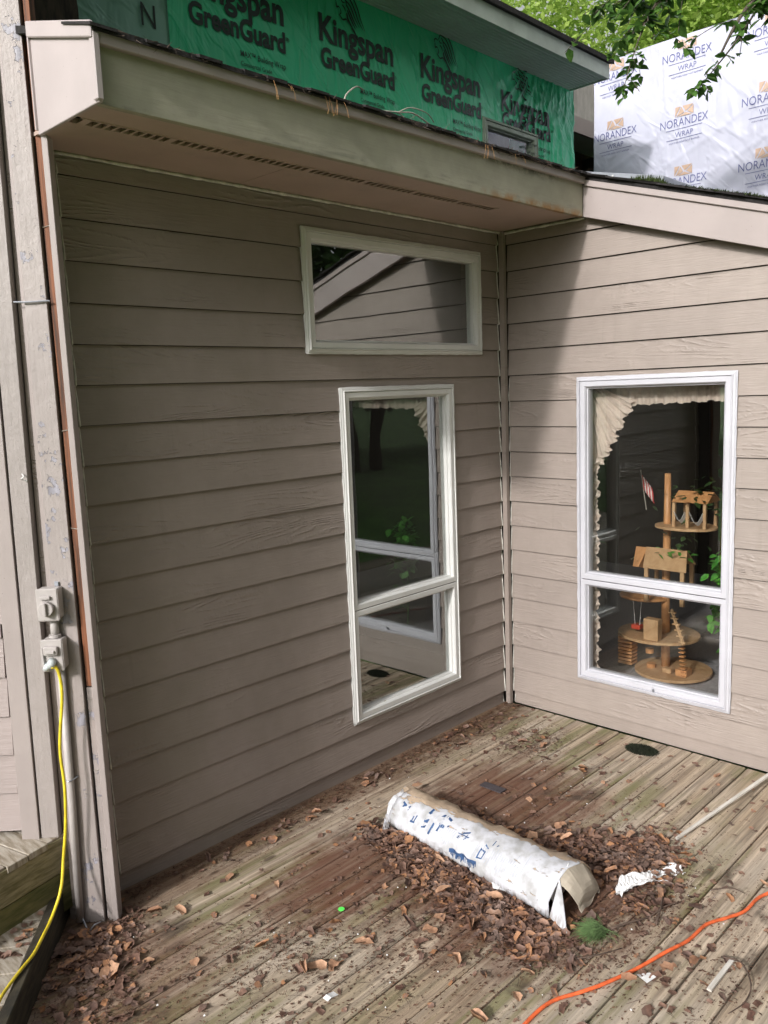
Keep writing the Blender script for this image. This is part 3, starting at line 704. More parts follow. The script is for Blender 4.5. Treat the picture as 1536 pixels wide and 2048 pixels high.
strip('groove_strip', .0145, .0235, .0145, .0235, -.06, -.030, -.05, 3.4, M_gap)
strip('face_board', .024, .112, .024, .098, -.05, 0., .0, 5.2, M_trimpeel)
strip('recess_board', .112, .140, .098, .113, -.06, -.018, -.05, 5.2, M_trim)
strip('recess_board', .140, .168, .113, .128, -.06, -.030, -.05, 5.2, M_sideA)
strip('rough_board', .172, .236, .132, .200, -.05, .004, .36, 5.2, M_trimrough)
strip('corner_trim', .242, .308, .206, .272, -.05, .010, .345, 5.2, M_trim)
b45('backing', .024, 1.9, -.14, -.062, -.05, 5.2, M_gap, aw)
T45f = lambda a, o, z: T45(a, o - .012, z)
rows_with_holes(T45f, .275, 1.5, [(.2, .313, -1, 1.2)], M_side45, aw, 4.6, first=2, gap=.004)
# wire and staples on it
wr = MB().tube([T45(.135, .008, 2.352), T45(.09, .010, 2.350), T45(.03, .008, 2.352), T45(.012, .004, 2.352)], .0032, 6).make('wire_staple', M_metal, aw)
MB().tube(smooth_path([T45(.165, .010, 1.755), T45(.155, .022, 1.745), T45(.165, .02, 1.738), T45(.150, .008, 1.728)]), .0022, 5).make('wire_hook', M_paper, aw)
for z in (.30, .62, .9, 1.55, 1.9, 2.6): MB().tube([T45(.016, -.006, z), T45(-.006, -.01, z + random.uniform(-.006, .008))], .0013, 4).make('nail', M_twigpale, aw)

# outlets, conduit, cords
def outlet(z0, z1, label, round_):
    t = thing('outlet_box', label, 'outlet box')
    b45('box_body', .064, .138, .003, .055, z0, z1, M_plasticgrey, t, .004)
    b45('box_cover', .061, .141, .0552, .062, z0 - .004, z1 + .004, M_plasticgrey, t, .004)
    zc = (z0 + z1) / 2; sc = .102
    if round_:
        ring_ = MB(); K = 20
        pr = [(sc + .027*math.cos(6.2832*i/K), zc - .012 + .027*math.sin(6.2832*i/K)) for i in range(K)]
        ring_.prism(pr, lambda p: T45(p[0], .0622, p[1]), lambda p: T45(p[0], .082, p[1])); ring_.make('round_cap', M_plasticgrey, t, bevel=.002)
        b45('cap_grip', sc - .006, sc + .006, .0822, .094, zc - .036, zc + .013, M_plasticgrey, t)
        b45('hinge', sc - .016, sc + .022, .0622, .074, zc + .022, zc + .034, M_plasticgrey, t)
        b45('mounting_tab', .074, .090, .004, .008, z1, z1 + .018, M_metal, t)
    else:
        b45('flip_cover', sc - .026, sc + .024, .0622, .078, zc + .004, zc + .036, M_plasticgrey, t, .003)
        b45('cover_rib', sc - .018, sc + .014, .0782, .086, zc + .012, zc + .024, M_plasticgrey, t, .002)
        b45('hinge', sc + .026, sc + .036, .0622, .072, zc - .04, zc + .03, M_plasticgrey, t, .002)
    return t
outlet(1.228, 1.340, 'grey outdoor outlet box with round twist cap, upper of two on the left wall', True)
outlet(1.040, 1.152, 'grey outdoor outlet box with lifted flap and yellow cord plugged in, lower one', False)
cd = thing('conduit_pipe', 'painted grey conduit running from the lower outlet box down to the deck', 'conduit')
MB().tube([T45(.099, .020, 1.154), T45(.099, .020, 1.226)], .0150, 14).make('short_pipe', M_plasticgrey, cd, smooth=True)
MB().cyl((0, 0), .021, 0, 1, 16, lambda a, b, z: tuple(Vector(T45(.099, .022, 1.154 + .010*z)) + Vector((a, b, 0)))).make('pipe_collar', M_plasticgrey, cd)
MB().tube([T45(.092, .016, 1.038), T45(.100, .016, .5), T45(.112, .016, .02)], .0145, 14).make('long_pipe', M_plasticgrey, cd, smooth=True)
for zc in (.60,): MB().tube(smooth_path([T45(.072, .003, zc+.004), T45(.083, .018, zc), T45(.098, .034, zc - .002), T45(.113, .020, zc), T45(.128, .003, zc+.004)]), .0028, 6).make('pipe_strap', M_metal, cd)
MB().tube(smooth_path([T45(.10, .02, .03), T45(.07, .05, .0), T45(.04, .07, .035), T45(.03, .03, .02)]), .003, 6).make('loose_wire', M_metal, cd)
yc = thing('yellow_extension_cord', 'bright yellow extension cord hanging from the lower outlet and over the steps', 'extension cord')
ypts = [T45(.098, .085, 1.060), (-2.940, -.135, 1.045), (-2.935, -.14, .952), (-2.955, -.125, .753), (-2.952, -.125, .60), (-2.958, -.115, .45), (-2.975, -.11, .33), (-3.005, -.13, .22), (-3.062, -.165, .150), (-3.125, -.235, .144), (-3.191, -.308, .144), (-3.257, -.358, .144), (-3.314, -.402, .142), (-3.36, -.446, .142), (-3.46, -.56, .13)]
MB().tube(smooth_path(ypts), .0058, 10).make('cord', M_yellow, yc, smooth=True)
MB().tube([T45(.102, .0622, 1.075), T45(.100, .090, 1.066)], [.017, .013], 12).make('plug', M_plug, yc, smooth=True)
MB().tube([T45(.118, .0622, 1.062), T45(.122, .082, 1.050)], [.013, .010], 10).make('plug', M_plug, yc, smooth=True)
oc = [(-2.50, -1.72), (-2.35, -1.66), (-2.216, -1.646), (-2.089, -1.654), (-1.98, -1.706), (-1.898, -1.742), (-1.766, -1.787), (-1.619, -1.824), (-1.506, -1.856), (-1.381, -1.867), (-1.292, -1.908), (-1.211, -1.942), (-1.108, -1.948), (-1.041, -1.967), (-.9, -2.02), (-.72, -2.14), (-.6, -2.4), (-.7, -2.9)]
tag(MB().tube(smooth_path([(x, y, .0095) for x, y in oc]), .0062, 10).make('orange_extension_cord', M_orange, None, smooth=True), 'orange extension cord snaking across the deck at lower right', 'extension cord')

# ---------------------------------------------------------------- steps at lower left
st = thing('upper_step', 'upper wooden step with mossy two-plank riser against the angled wall', 'step')
A = Vector((-2.915, -.012, 0)); D = Vector((-.97, -.243, 0)).normalized(); Nf = Vector((.243, -.97, 0)).normalized()
def TS(a, w, z): return tuple(A + D*a + Nf*w + Vector((0, 0, z)))
MB().box(-.0, 1.4, -.038, 0, .215, .352, TS).make('riser_plank', M_step, st, bevel=.003)
MB().box(-.0, 1.4, -.042, -.002, .05, .212, TS).make('riser_plank', M_stepgreen, st, bevel=.003)
for i in range(12): MB().box(.0 + i*.088, .084 + i*.088, -.7, .004 if i % 3 else -.004, .334 + .002*(i % 2), .360 + .002*(i % 2), TS).make('tread_plank', M_steptop, st, bevel=.002)
ls = thing('lower_step', 'lower wooden step with black rotten edge board and leaf litter', 'step')
E0 = Vector((-2.862, .10, 0)); E1 = Vector((-3.62, -.86, 0)); De = (E1 - E0).normalized(); Ne = Vector((-De.y, De.x, 0)) * 1.
if Ne.x < 0: Ne = -Ne
def TE(a, w, z): return tuple(E0 + De*a + Ne*w + Vector((0, 0, z)))
MB().box(.02, 1.3, -.038, .0, -.03, .135, TE).make('edge_board', M_stepdark, ls, bevel=.004)
for i in range(8): MB().box(.01 + i*.145, .15 + i*.145, -1.2, -.040, .095, .122 + .003*(i % 2), TE).make('tread_plank', M_steptop, ls, bevel=.003)

# ---------------------------------------------------------------- cardboard carton
cb = thing('cardboard_carton', 'long crushed carton with peeling white label lying open-ended among the leaves', 'carton')
prof = [(0, 0), (-.004, .055), (.045, .128), (.125, .158), (.205, .130), (.245, .060), (.240, 0)]
prof = [(0, 0), (-.008, .035), (-.006, .068), (.022, .103), (.055, .130), (.10, .150), (.15, .154), (.20, .140), (.24, .108), (.262, .060), (.255, 0)]
NY = 40
def cpt(j, t):
    u = prof[j][0]; h = prof[j][1]
    sx = .82 + .18*t; sag = 1 - .06*math.sin(t*3.1)*(1 if h > .1 else 0)
    ax = -1.615 + (-1.715 + 1.615)*t; ay = -.50 + (-1.425 + .50)*t
    n = .004*math.sin(t*37 + j*1.7) + .005*math.sin(t*17 + j*2.3) + .003*math.sin(t*71+j) + .004*math.sin(t*113 + j*3.1)*math.sin(j*1.3)
    return (ax + u*sx + n*.6, ay + (u - .12)*-.12, max(.003, h*(.9 + .1*t)*sag + n*(1 if h > .01 else 0)) + .003)
mbc = MB(); NJ = len(prof)
mbc.grid(lambda u, v: cpt(int(round(u*(NJ-1))), v), NJ - 1, NY)
for p_ in (0,): mbc.poly([cpt(j, 0) for j in range(NJ)])
shell_ = mbc.make('carton_shell', M_card, cb, smooth='raw', solid=.004)
# left end crumpled lip
mb = MB()
mb.grid(lambda u, v: (lambda c: (c[0] + .002*math.sin(u*31), c[1] + .004 + .02*v + .010*math.sin(u*23)*v, c[2]*(1 + .06*v)))(cpt(min(NJ-1, int(u*(NJ-1))), 0)), NJ - 1, 3).make('end_lip', M_card, cb, solid=.003)
MB().grid(lambda u, v: (-1.635 - .055*u, -.50 + .03*v - .03*u, .006 + .035*v*(1-u) + .010*math.sin(u*9+v*5)**2), 5, 5).make('torn_flap', M_card, cb, solid=.002)
# right end flaps
c0 = cpt(1, 1); c3 = cpt(3, 1)
MB().grid(lambda u, v: (Vector(cpt(0, 1)).lerp(Vector(cpt(4, 1)), v) + Vector((-.02*u - .02*u*(1-v), -.095*u*(1.05-.8*v), -.0*u - .03*u*v)) + Vector((0, 0, .004))), 6, 8).make('side_flap', M_card, cb, solid=.003)
def endflap(u, v):
    q = 3.8 + 6.2*v; i = min(9, int(q)); e = Vector(cpt(i, 1)).lerp(Vector(cpt(min(10, i + 1), 1)), q - i)
    t = Vector((-1.635 + .165*v, -1.500 + .02*v, .022 + .008*math.sin(v*9)))
    return e.lerp(t, u) + Vector((.003*math.sin(v*15), -.028*math.sin(math.pi*min(1, u*1.1))*(1 - .4*v), .004*math.sin(u*9 + v*7)))
MB().grid(endflap, 8, 14).make('end_flap', M_cardtan, cb, solid=.003)
MB().grid(lambda u, v: (Vector(cpt(2, 1)).lerp(Vector(cpt(5, 1)), v) + Vector((.03 + .06*u, .01 + .02*u, -.075*u + .01*math.sin(v*8)))), 6, 6).make('inner_liner', M_paper, cb, solid=.002)
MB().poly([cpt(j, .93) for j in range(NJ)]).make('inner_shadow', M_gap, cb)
# printed marks on the slanted label face: local (t along, v across faces 2..4)
ink = MB()
def face_pt(t, v, o=.0045):
    a, b = Vector(cpt(2, t)), Vector(cpt(5, t)); m1, m2 = Vector(cpt(3, t)), Vector(cpt(4, t))
    seq = [a, m1, m2, b]; q = min(2.999, max(0, v*3)); i = int(q); p = seq[i].lerp(seq[i+1], q - i)
    nrm = Vector((-.75, 0, .66)); return p + nrm * o
def mark(t0, t1, v0, v1, sk=0.):
    n = 3
    for i in range(n):
        a, b = v0 + (v1-v0)*i/n, v0 + (v1-v0)*(i+1)/n
        ink.quad(face_pt(t0 + sk*a, a), face_pt(t1 + sk*a, a), face_pt(t1 + sk*b, b), face_pt(t0 + sk*b, b))
mark(.222, .248, .15, .98); mark(.275, .287, .0, .55); mark(.30, .312, .35, .9, .03); mark(.275, .312, .86, .98); mark(.312, .345, .48, .60); mark(.345, .357, .52, .95, .02); mark(.322, .357, .88, 1.)
mark(.05, .075, .6, .72); mark(.06, .07, .4, .8); mark(.085, .10, .5, .75); mark(.145, .175, .1, .2); mark(.15, .157, .1, .42); mark(.165, .172, .12, .5)
for i in range(7): mark(.44 + i*.008, .445 + i*.008, .35 + .04*i, .62 + .05*(i % 3))
mark(.43, .50, .62, .66); mark(.45, .49, .75, .80); mark(.585, .592, .1, .5); mark(.61, .617, .1, .5); mark(.585, .617, .1, .16); mark(.585, .617, .44, .50); mark(.60, .62, .62, .72); mark(.63, .66, .72, .80); mark(.62, .63, .80, .98)
ink.make('print', M_inkbox, cb, smooth='raw', kind='stuff')
ink2 = MB()
ink_ = ink; ink = ink2
for i in range(46):
    t = .26 + i*.0125; 
    if .47 < t < .56 or t > .84: continue
    mark(t, t + .0022, .12 + .05*math.sin(i), .75 + .2*math.sin(i*1.7))
ink2.make('fine_print', plain('grey print', (.36, .40, .48), .7), cb, smooth='raw', kind='stuff')
# torn blue fringe low on the side
bl = MB()
for i in range(40):
    t = .43 + i*.0042; a = Vector(cpt(1, t)); b = Vector(cpt(2, t)); o = Vector((-.006, 0, .002)); h = random.uniform(.2, 1)
    a2 = Vector(cpt(1, t + .0035)); b2 = Vector(cpt(2, t + .0035)); bl.quad(a.lerp(b, 1-h) + o, a2.lerp(b2, 1-h) + o, b2 + o, b + o)
bl.make('torn_label_edge', M_inkbox, cb, smooth='raw')
# torn strip of carton to the right
tag(MB().grid(lambda u, v: (-1.44 + .34*u + .02*v, -1.535 - .09*u + (v-.5)*(.05 + .05*u) + .012*math.sin(u*14 + v*5), .018 + .02*math.sin(u*6) + .010*math.sin(v*7 + u*4) + .006*math.sin(u*41+v*13)), 24, 8).make('torn_carton_strip', M_paper, None, solid=.002), 'torn white paper strip lying right of the open carton end', 'carton scrap')

# lath, green dot, moss, pine tuft
tag(MB().hexa([(-.898, -1.533, .004), (-.886, -1.520, .004), (-.02, -1.652, .055), (-.02, -1.669, .055), (-.898, -1.533, .012), (-.886, -1.520, .012), (-.02, -1.652, .064), (-.02, -1.669, .064)]).make('wood_lath', M_lath, None), 'thin pale wooden lath resting on the deck towards the right wall', 'lath')
tag(MB().cyl((-2.193, -.769), .0125, .003, .005, 20).make('green_dot_sticker', M_green_dot), 'small bright green round dot on the deck boards', 'sticker')
mm = clump('moss_tuft', plain('dark moss', (.012, .016, .006), .95, .5), (-.142, -.985, .0), (.065, .095), .028, 2200, 5, .012)
tag(mm, 'round dark moss tuft on the deck below the sunlit window', 'moss')
nd = MB()
for _ in range(420):
    b = Vector((-1.66 + random.uniform(-.03, .02), -1.60 + random.uniform(-.02, .02), .012)); a = random.gauss(2.6, .75); L = random.uniform(.05, .115)
    e = b + Vector((math.cos(a)*L, math.sin(a)*L*.9, random.uniform(-.008, .022))); m = b.lerp(e, .5) + Vector((0, 0, .008)); w = Vector((.0007, .0007, .0004))
    nd.quad(b - w, m - w, m + w, b + w); nd.quad(m - w, e, e + w*.2, m + w)
tag(nd.make('pine_needle_tuft', M_needle, None, smooth='raw'), 'green pine needle tuft lying in front of the carton opening', 'pine sprig')
def twig(pts, r, label, mat=M_twig):
    n = len(pts); P = smooth_path(pts, 4); tag(MB().tube(P, [r*(1 - .6*i/len(P)) for i in range(len(P))], 5).make('twig', mat, None, smooth=True), label, 'twig')
twig([(-1.63, -1.62, .012), (-1.56, -1.66, .02), (-1.48, -1.69, .012), (-1.40, -1.71, .02), (-1.33, -1.74, .02)], .0045, 'thin dark twig running right from the green pine needles')
twig([(-1.50, -1.73, .01), (-1.42, -1.71, .03), (-1.34, -1.68, .02)], .005, 'brown twig crossing the thin dark one near the pine needles')
twig([(-1.52, -1.98, .012), (-1.53, -2.05, .03), (-1.60, -2.11, .02), (-1.68, -2.12, .01), (-1.76, -2.10, .008)], .004, 'curved dark twig below the orange cord')
twig([(-1.86, -1.60, .008), (-1.80, -1.66, .02), (-1.70, -1.70, .01)], .0035, 'short dark twig left of the orange cord')
twig([(-1.16, -1.79, .008), (-1.13, -1.86, .03), (-1.10, -1.90, .01)], .003, 'wiry black twig above the orange cord at right')

# ---------------------------------------------------------------- dead leaves
def leaf_geo(mb, tones, c, L, ang, tone, curl, tilt, rr, wr=.5, flat=False):
    """dead leaf: crumpled oval, curled strip or torn fragment."""
    kind = rr.random(); nu, nv = 4, 2
    if kind < .3: wr *= .55; curl *= 1.5
    elif kind < .62: nu = 3; wr *= 1.25; L *= .7
    n0 = len(mb.v); ca, sa = math.cos(ang), math.sin(ang); tx, ty = tilt; bend = rr.uniform(-.5, .5)
    wl = [max(.02, (math.sin(math.pi * (i/nu*.9 + .06)) ** .7) * L * wr * rr.uniform(.6, 1.35)) for i in range(nu + 1)]
    wr2 = [w * rr.uniform(.6, 1.3) for w in wl]
    if kind < .62: wl[0] *= .3; wr2[0] *= .3
    for i in range(nu + 1):
        t = i / nu
        for j in range(nv + 1):
            v = (j / nv - .5) * 2; x = (t - .5)*L + (rr.uniform(-.08, .08)*L if 0 < i < nu else 0); y = .5 * v * (wl[i] if v < 0 else wr2[i]) + bend*L*(t - .5)**2
            z = curl*L*(v*v*.30*math.sin(math.pi*t) + (t-.5)**2*.5) + L*rr.uniform(-.09, .09)
            X = c[0] + x*ca - y*sa; Y = c[1] + x*sa + y*ca; mb.v.append((X, Y, max(.0015, c[2] + z + tx*x + ty*y)))
            tones.append(min(1, max(0, tone + .15*rr.uniform(-1, 1) + (.12 if j != 1 else -.08))))
    for i in range(nu):
        for j in range(nv): a = n0 + i*(nv+1) + j; mb.f.append((a, a+1, a+nv+2, a+nv+1))
rr = random.Random(3)
# density areas: (cx, cy, sx, sy, rotation, count, pile height)
areas = [(-1.70, -.66, .05, .12, .0, 420, .04), (-1.76, -.92, .05, .13, 0, 620, .045), (-1.82, -1.20, .065, .13, 0, 620, .035), (-1.88, -1.38, .06, .08, 0, 200, .015), (-1.33, -.72, .05, .10, 0, 160, .02), (-1.36, -.98, .05, .15, 0, 460, .035),
         (-1.26, -1.32, .09, .12, 0, 520, .045), (-1.10, -1.47, .10, .07, 0, 420, .035), (-1.36, -1.64, .12, .06, 0, 160, .015), (-2.55, -.78, .14, .14, 0, 30, .006), (-3.02, -.30, .09, .09, 0, 330, .02), (-2.87, -.20, .07, .04, 0, 160, .012),
         (-1.75, -1.52, .12, .10, 0, 110, .008), (-2.10, -1.12, .2, .16, 0, 60, .006), (-1.6, -1.9, .3, .2, 0, 110, .006), (-.9, -1.0, .25, .3, 0, 70, .004), (-1.5, -.10, .6, .04, 0, 120, .006), (-.5, -.12, .25, .07, 0, 110, .008), (-.42, -.45, .1, .08, 0, 30, .006), (-3.1, -.55, .10, .10, 0, 110, .008), (-2.3, -.95, .3, .25, 0, 50, .004)]
mb = MB(); tn = []
def inbox(x, y): 
    t = (y + .50) / -.925
    if not -.02 < t < 1.03: return False
    ax = -1.615 - .10*t
    return ax - .005 < x < ax + .25
for (cx, cy, sx, sy, ro, n, hp) in areas:
    for _ in range(int(n*(1.35 if hp > .03 else .75))):
        x, y = rr.gauss(cx, sx), rr.gauss(cy, sy)
        if inbox(x, y) or x > -.03 or y > -.02: continue
        if x < -2.75 and y > -.1 and x < -2.8: continue
        d = math.hypot((x-cx)/sx, (y-cy)/sy); L = rr.choice([rr.uniform(.006, .018), rr.uniform(.012, .032), rr.uniform(.022, .06)])
        leaf_geo(mb, tn, (x, y, .004 + rr.random()*hp*math.exp(-d*d*.5)*.75), L, rr.uniform(0, 6.28), rr.choice([.05, .2, .35, .5, .8, .3, 1.]), rr.uniform(.2, .9), (rr.gauss(0, .22), rr.gauss(0, .22)), rr, rr.uniform(.3, .9))
for _ in range(560):
    x, y = rr.uniform(-3.3, -.04), rr.uniform(-2.6, -.05)
    if inbox(x, y): continue
    leaf_geo(mb, tn, (x, y, .004), rr.uniform(.008, .032), rr.uniform(0, 6.28), rr.choice([.1, .4, .6, .8]), rr.uniform(.1, .7), (rr.gauss(0, .15), rr.gauss(0, .15)), rr)
# on the lower step tread
for _ in range(130):
    a, w = rr.uniform(.05, .5), -rr.uniform(.05, .4); q = TE(a, w, .127)
    if (Vector(q) - A).dot(Nf) < .02: continue
    leaf_geo(mb, tn, q, rr.uniform(.012, .045), rr.uniform(0, 6.28), rr.random(), rr.uniform(.1, .6), (rr.gauss(0, .2), rr.gauss(0, .2)), rr)
mb.tone = tn; mb.make('leaf_litter', M_leafbrown, None, smooth='raw', kind='stuff')
# crumbs, thick near seams, the wall foot and the piles
mb = MB(); tn = []
def crumb(x, y, s, z=.0025):
    a = rr.uniform(0, 6.28); n = len(mb.v); ln = s*rr.uniform(1, 3.2)
    ca, sa = math.cos(a), math.sin(a)
    for (u, v, h) in ((-ln, 0, 0), (0, -s, s*.6*rr.random()), (ln, 0, 0), (0, s, s*rr.random())): mb.v.append((x + u*ca - v*sa, y + u*sa + v*ca, z + h + .0006)); tn.append(rr.choice([.0, .15, .3, .6, .9]))
    mb.f.append((n, n+1, n+2, n+3))
for k in range(0, 20):
    yy = yj - .1439*k + .0
    x = -3.3
    while x < -.03:
        dens = .5 + .5*math.sin(x*2.1 + k*1.9) 
        x += rr.expovariate(1) * (.008 + .05*(1-dens))
        if not inbox(x, yy): crumb(x, yy + rr.gauss(0, .0035), rr.uniform(.0012, .003), -.003)
for _ in range(24000):
    ar = rr.choice(areas); x, y = rr.gauss(ar[0], ar[2]*1.3), rr.gauss(ar[1], ar[3]*1.3)
    if x < -.02 and y < -.01 and not inbox(x, y): crumb(x, y, rr.uniform(.001, .0035))
for _ in range(2600):
    x, y = rr.uniform(-2.7, -.03), -abs(rr.gauss(0, .05)) - .004; crumb(x, y, rr.uniform(.001, .004), .002 + .006*rr.random())
for _ in range(4200):
    x, y = rr.uniform(-3.2, -.03), rr.uniform(-2.5, -.05)
    if not inbox(x, y): crumb(x, y, rr.uniform(.0008, .0024))
mb.tone = tn; mb.make('leaf_crumbs', M_crumb, None, smooth='raw', kind='stuff')
mb = MB()
for _ in range(90):
    ar = rr.choice(areas); x, y = rr.gauss(ar[0], .3), rr.gauss(ar[1], .3)
    if x < -.05 and y < -.03 and not inbox(x, y): s = rr.uniform(.0012, .004); mb.quad((x-s, y-s*.6, .004), (x+s*.7, y-s, .005), (x+s, y+s, .006), (x-s*.5, y+s*.8, .005))
mb.make('paint_flakes', M_paper, None, smooth='raw', kind='stuff')
mb = MB()
for _ in range(1500):
    ar = rr.choice(areas); x, y = rr.gauss(ar[0], ar[2]*1.6), rr.gauss(ar[1], ar[3]*1.6)
    if x > -.04 or y > -.03 or inbox(x, y): continue
    z = .004 + rr.random()*ar[6]*.8; a = rr.uniform(0, 6.28); l = rr.uniform(.015, .06); e = Vector((x + l*math.cos(a), y + l*math.sin(a), max(.002, z + rr.uniform(-.012, .014)))); b = Vector((x, y, z)); m = b.lerp(e, .5) + Vector((rr.uniform(-.004, .004), rr.uniform(-.004, .004), .003)); w = Vector((-math.sin(a), math.cos(a), .3)) * .0008
    mb.quad(b - w, m - w, m + w, b + w); mb.quad(m - w, e - w*.3, e + w*.3, m + w)
mb.make('stem_litter', M_twig, None, smooth='raw', kind='stuff')
# large leaves one by one (deck positions)
bigs = [(-2.28, -.98, .085, .6, 'orange-brown curled leaf nearest the left foot of the leaf pair, mid deck'), (-2.26, -.45, .05, .9, 'light tan leaf flat on the boards below the tall shaded window'),
        (-1.95, -1.22, .085, .9, 'tan oval leaf with raised tip left of the pine needles'), (-1.99, -1.10, .07, .8, 'pale pinkish brown leaf at the left foot of the leaf pile'),
        (-.25, -.78, .05, .95, 'orange star-shaped leaf beside the right wall foot'), (-1.80, -1.34, .06, .2, None), (-2.52, -.92, .08, .7, None), (-2.48, -.95, .07, .95, None), (-2.44, -.99, .06, .6, None),
        (-2.07, -1.12, .07, .5, None), (-2.13, -1.30, .06, .95, None), (-2.62, -.30, .055, .8, None), (-2.36, -.26, .07, .6, None), (-2.69, -.22, .06, .35, None), (-1.78, -.16, .05, .3, None), (-1.28, -.36, .06, .9, None), (-2.86, -.47, .06, .95, None),
        (-1.71, -1.88, .06, .5, None), (-1.84, -1.80, .05, .3, None), (-2.02, -1.52, .045, 1., None), (-1.30, -1.05, .075, .95, None), (-1.22, -1.18, .06, 1., None), (-1.15, -1.10, .06, .5, None), (-1.72, -.86, .07, .95, None), (-1.78, -1.20, .07, .7, None), (-1.87, -1.02, .07, .9, None),
        (-1.02, -1.38, .06, .9, None), (-.98, -1.62, .05, .4, None), (-.55, -.86, .05, .9, None), (-.62, -1.02, .035, .95, None), (-1.55, -2.05, .05, .4, None), (-1.02, -1.95, .05, .8, None), (-1.62, -1.93, .05, .2, None), (-2.30, -1.52, .07, .6, None), (-2.14, -1.56, .06, .8, None),
        (-1.04, -.86, .05, .9, None), (-.2, -1.42, .05, .3, None), (-.45, -.55, .06, .7, None), (-2.98, -.42, .09, .8, None), (-3.05, -.27, .08, .95, None), (-2.75, -.60, .06, .7, None)]
marks = [('the carton', -1.6, -.95), ('the green dot', -2.193, -.769), ('the pine needle tuft', -1.73, -1.56), ('the round moss tuft', -.142, -.985), ('the tall shaded window', -.92, -.05), ('the corner post foot', -2.8, -.12),
         ('the orange cord', -1.9, -1.74), ('the wooden lath', -.88, -1.52), ('the lower step', -3.1, -.35), ('the inside wall corner', -.1, -.1), ('the torn carton strip', -1.25, -1.6), ('the cream paper scrap', -2.54, -1.08), ('the dark shim', -1.01, -.62), ('the pale splinter', -1.6, -2.01)]
seen_labels = set(); cf = Vector((.708, .691)).normalized(); cr_ = Vector((cf.y, -cf.x))
for (x, y, L, tone, lab) in bigs:
    mb = MB(); tn = []; leaf_geo(mb, tn, (x, y, .008 + .02*(lab is None and -1.9 < x < -1.0)), L, rr.uniform(0, 6.28), tone, rr.uniform(.35, .9), (rr.gauss(0, .12), rr.gauss(0, .12)), rr, .62); mb.tone = tn
    o = mb.make('fallen_leaf', M_leafbig, None, smooth=True)
    if not lab:
        look = ('big ' if L > .068 else 'small ' if L < .055 else '') + ('pale tan' if tone > .85 else 'orange-brown' if tone > .55 else 'dark brown')
        for nm, mx, my in sorted(marks, key=lambda m: math.hypot(m[1] - x, m[2] - y)):
            d = Vector((x - mx, y - my)); r_, f_ = d.dot(cr_), d.dot(cf)
            side = ('right of' if r_ > 0 else 'left of') if abs(r_) > abs(f_) else ('just beyond' if f_ > 0 else 'in front of')
            lab = f'{look} dead leaf on the deck {side} {nm}'
            if lab not in seen_labels: break
    seen_labels.add(lab)
    tag(o, lab, 'leaf', 'large dead leaves on the deck')
tag(MB().grid(lambda u, v: (-2.565 + .05*u, -1.10 + .025*v, .005 + .004*math.sin(u*5)), 3, 3).make('paper_scrap', M_paper), 'small cream paper scrap among leaves at lower left of the deck', 'scrap')
tag(MB().poly([(-1.80, -1.845, .006), (-1.765, -1.86, .016), (-1.75, -1.83, .008), (-1.785, -1.80, .006)]).make('paper_scrap', M_paper, solid=.001), 'white torn scrap just under the orange cord', 'scrap')
tag(MB().poly([(-1.66, -1.18, .02), (-1.70, -1.20, .018), (-1.72, -1.15, .02), (-1.69, -1.12, .022)]).make('paper_scrap', M_paper), 'white flake on the leaf pile at the carton side', 'scrap')
tag(MB().box(-1.70, -1.50, -2.02, -2.005, .004, .012).make('wood_splinter', M_lath), 'pale wood splinter on the deck below the orange cord', 'splinter')
tag(MB().box(-1.04, -.99, -.69, -.56, .004, .009).make('dark_shim', plain('slate', (.06, .05, .055), .8)), 'small dark shim lying on the stained boards behind the carton', 'shim')

# ---------------------------------------------------------------- things behind the glass
def pleat(name, fn, nu, nv, parent): return MB().grid(fn, nu, nv).make(name, M_fabric, parent, smooth=True)
cu = thing('ruffled_curtain', 'cream ruffled curtain with valance and tie-back inside the sunlit window', 'curtain')
X0 = .128
pleat('valance', lambda u, v: (X0 + (.009*math.sin(u*150 + math.sin(u*33)) + .006*math.sin(u*83))*(.5 + .5*v), -.50 - .95*u, 2.03 - (.170 - .004*math.sin(u*60) + .003*math.sin(u*131) - .03*u)*v), 160, 8, cu)
def swag(u, v):  # u down the leading edge, v from jamb to edge
    ye = -.80 + .20*u + .010*math.sin(u*31) + .006*math.sin(u*83); ze = 1.885 - .36*u + .006*math.sin(u*57 + 1)
    y = -.50 + (ye + .50)*v; z = (2.02 - .48*u)*(1 - v) + ze*v
    fan = math.atan2(2.03 - z, .02 + abs(y + .50))
    return (X0 - .018 + .008*math.sin(fan*38) + .004*math.sin(fan*91 + 1) + (.010*math.sin(u*62 + v) + .005*math.sin(u*141))*max(0, v - .72)*3, y, z)
pleat('swag', swag, 160, 60, cu)
pleat('side_drape', lambda u, v: (X0 - .01 + .012*math.sin(v*14), -.50 - .050*v, 1.62 - 1.40*u), 60, 10, cu)
pleat('side_ruffle', lambda u, v: (X0 - .02 + .009*math.sin(v*5 + u*90) + .005*math.sin(u*170), -.548 - (.032 + .006*math.sin(u*53) + .006*math.sin(u*127) + .004*math.sin(u*301))*v, 1.58 - 1.34*u), 320, 6, cu)

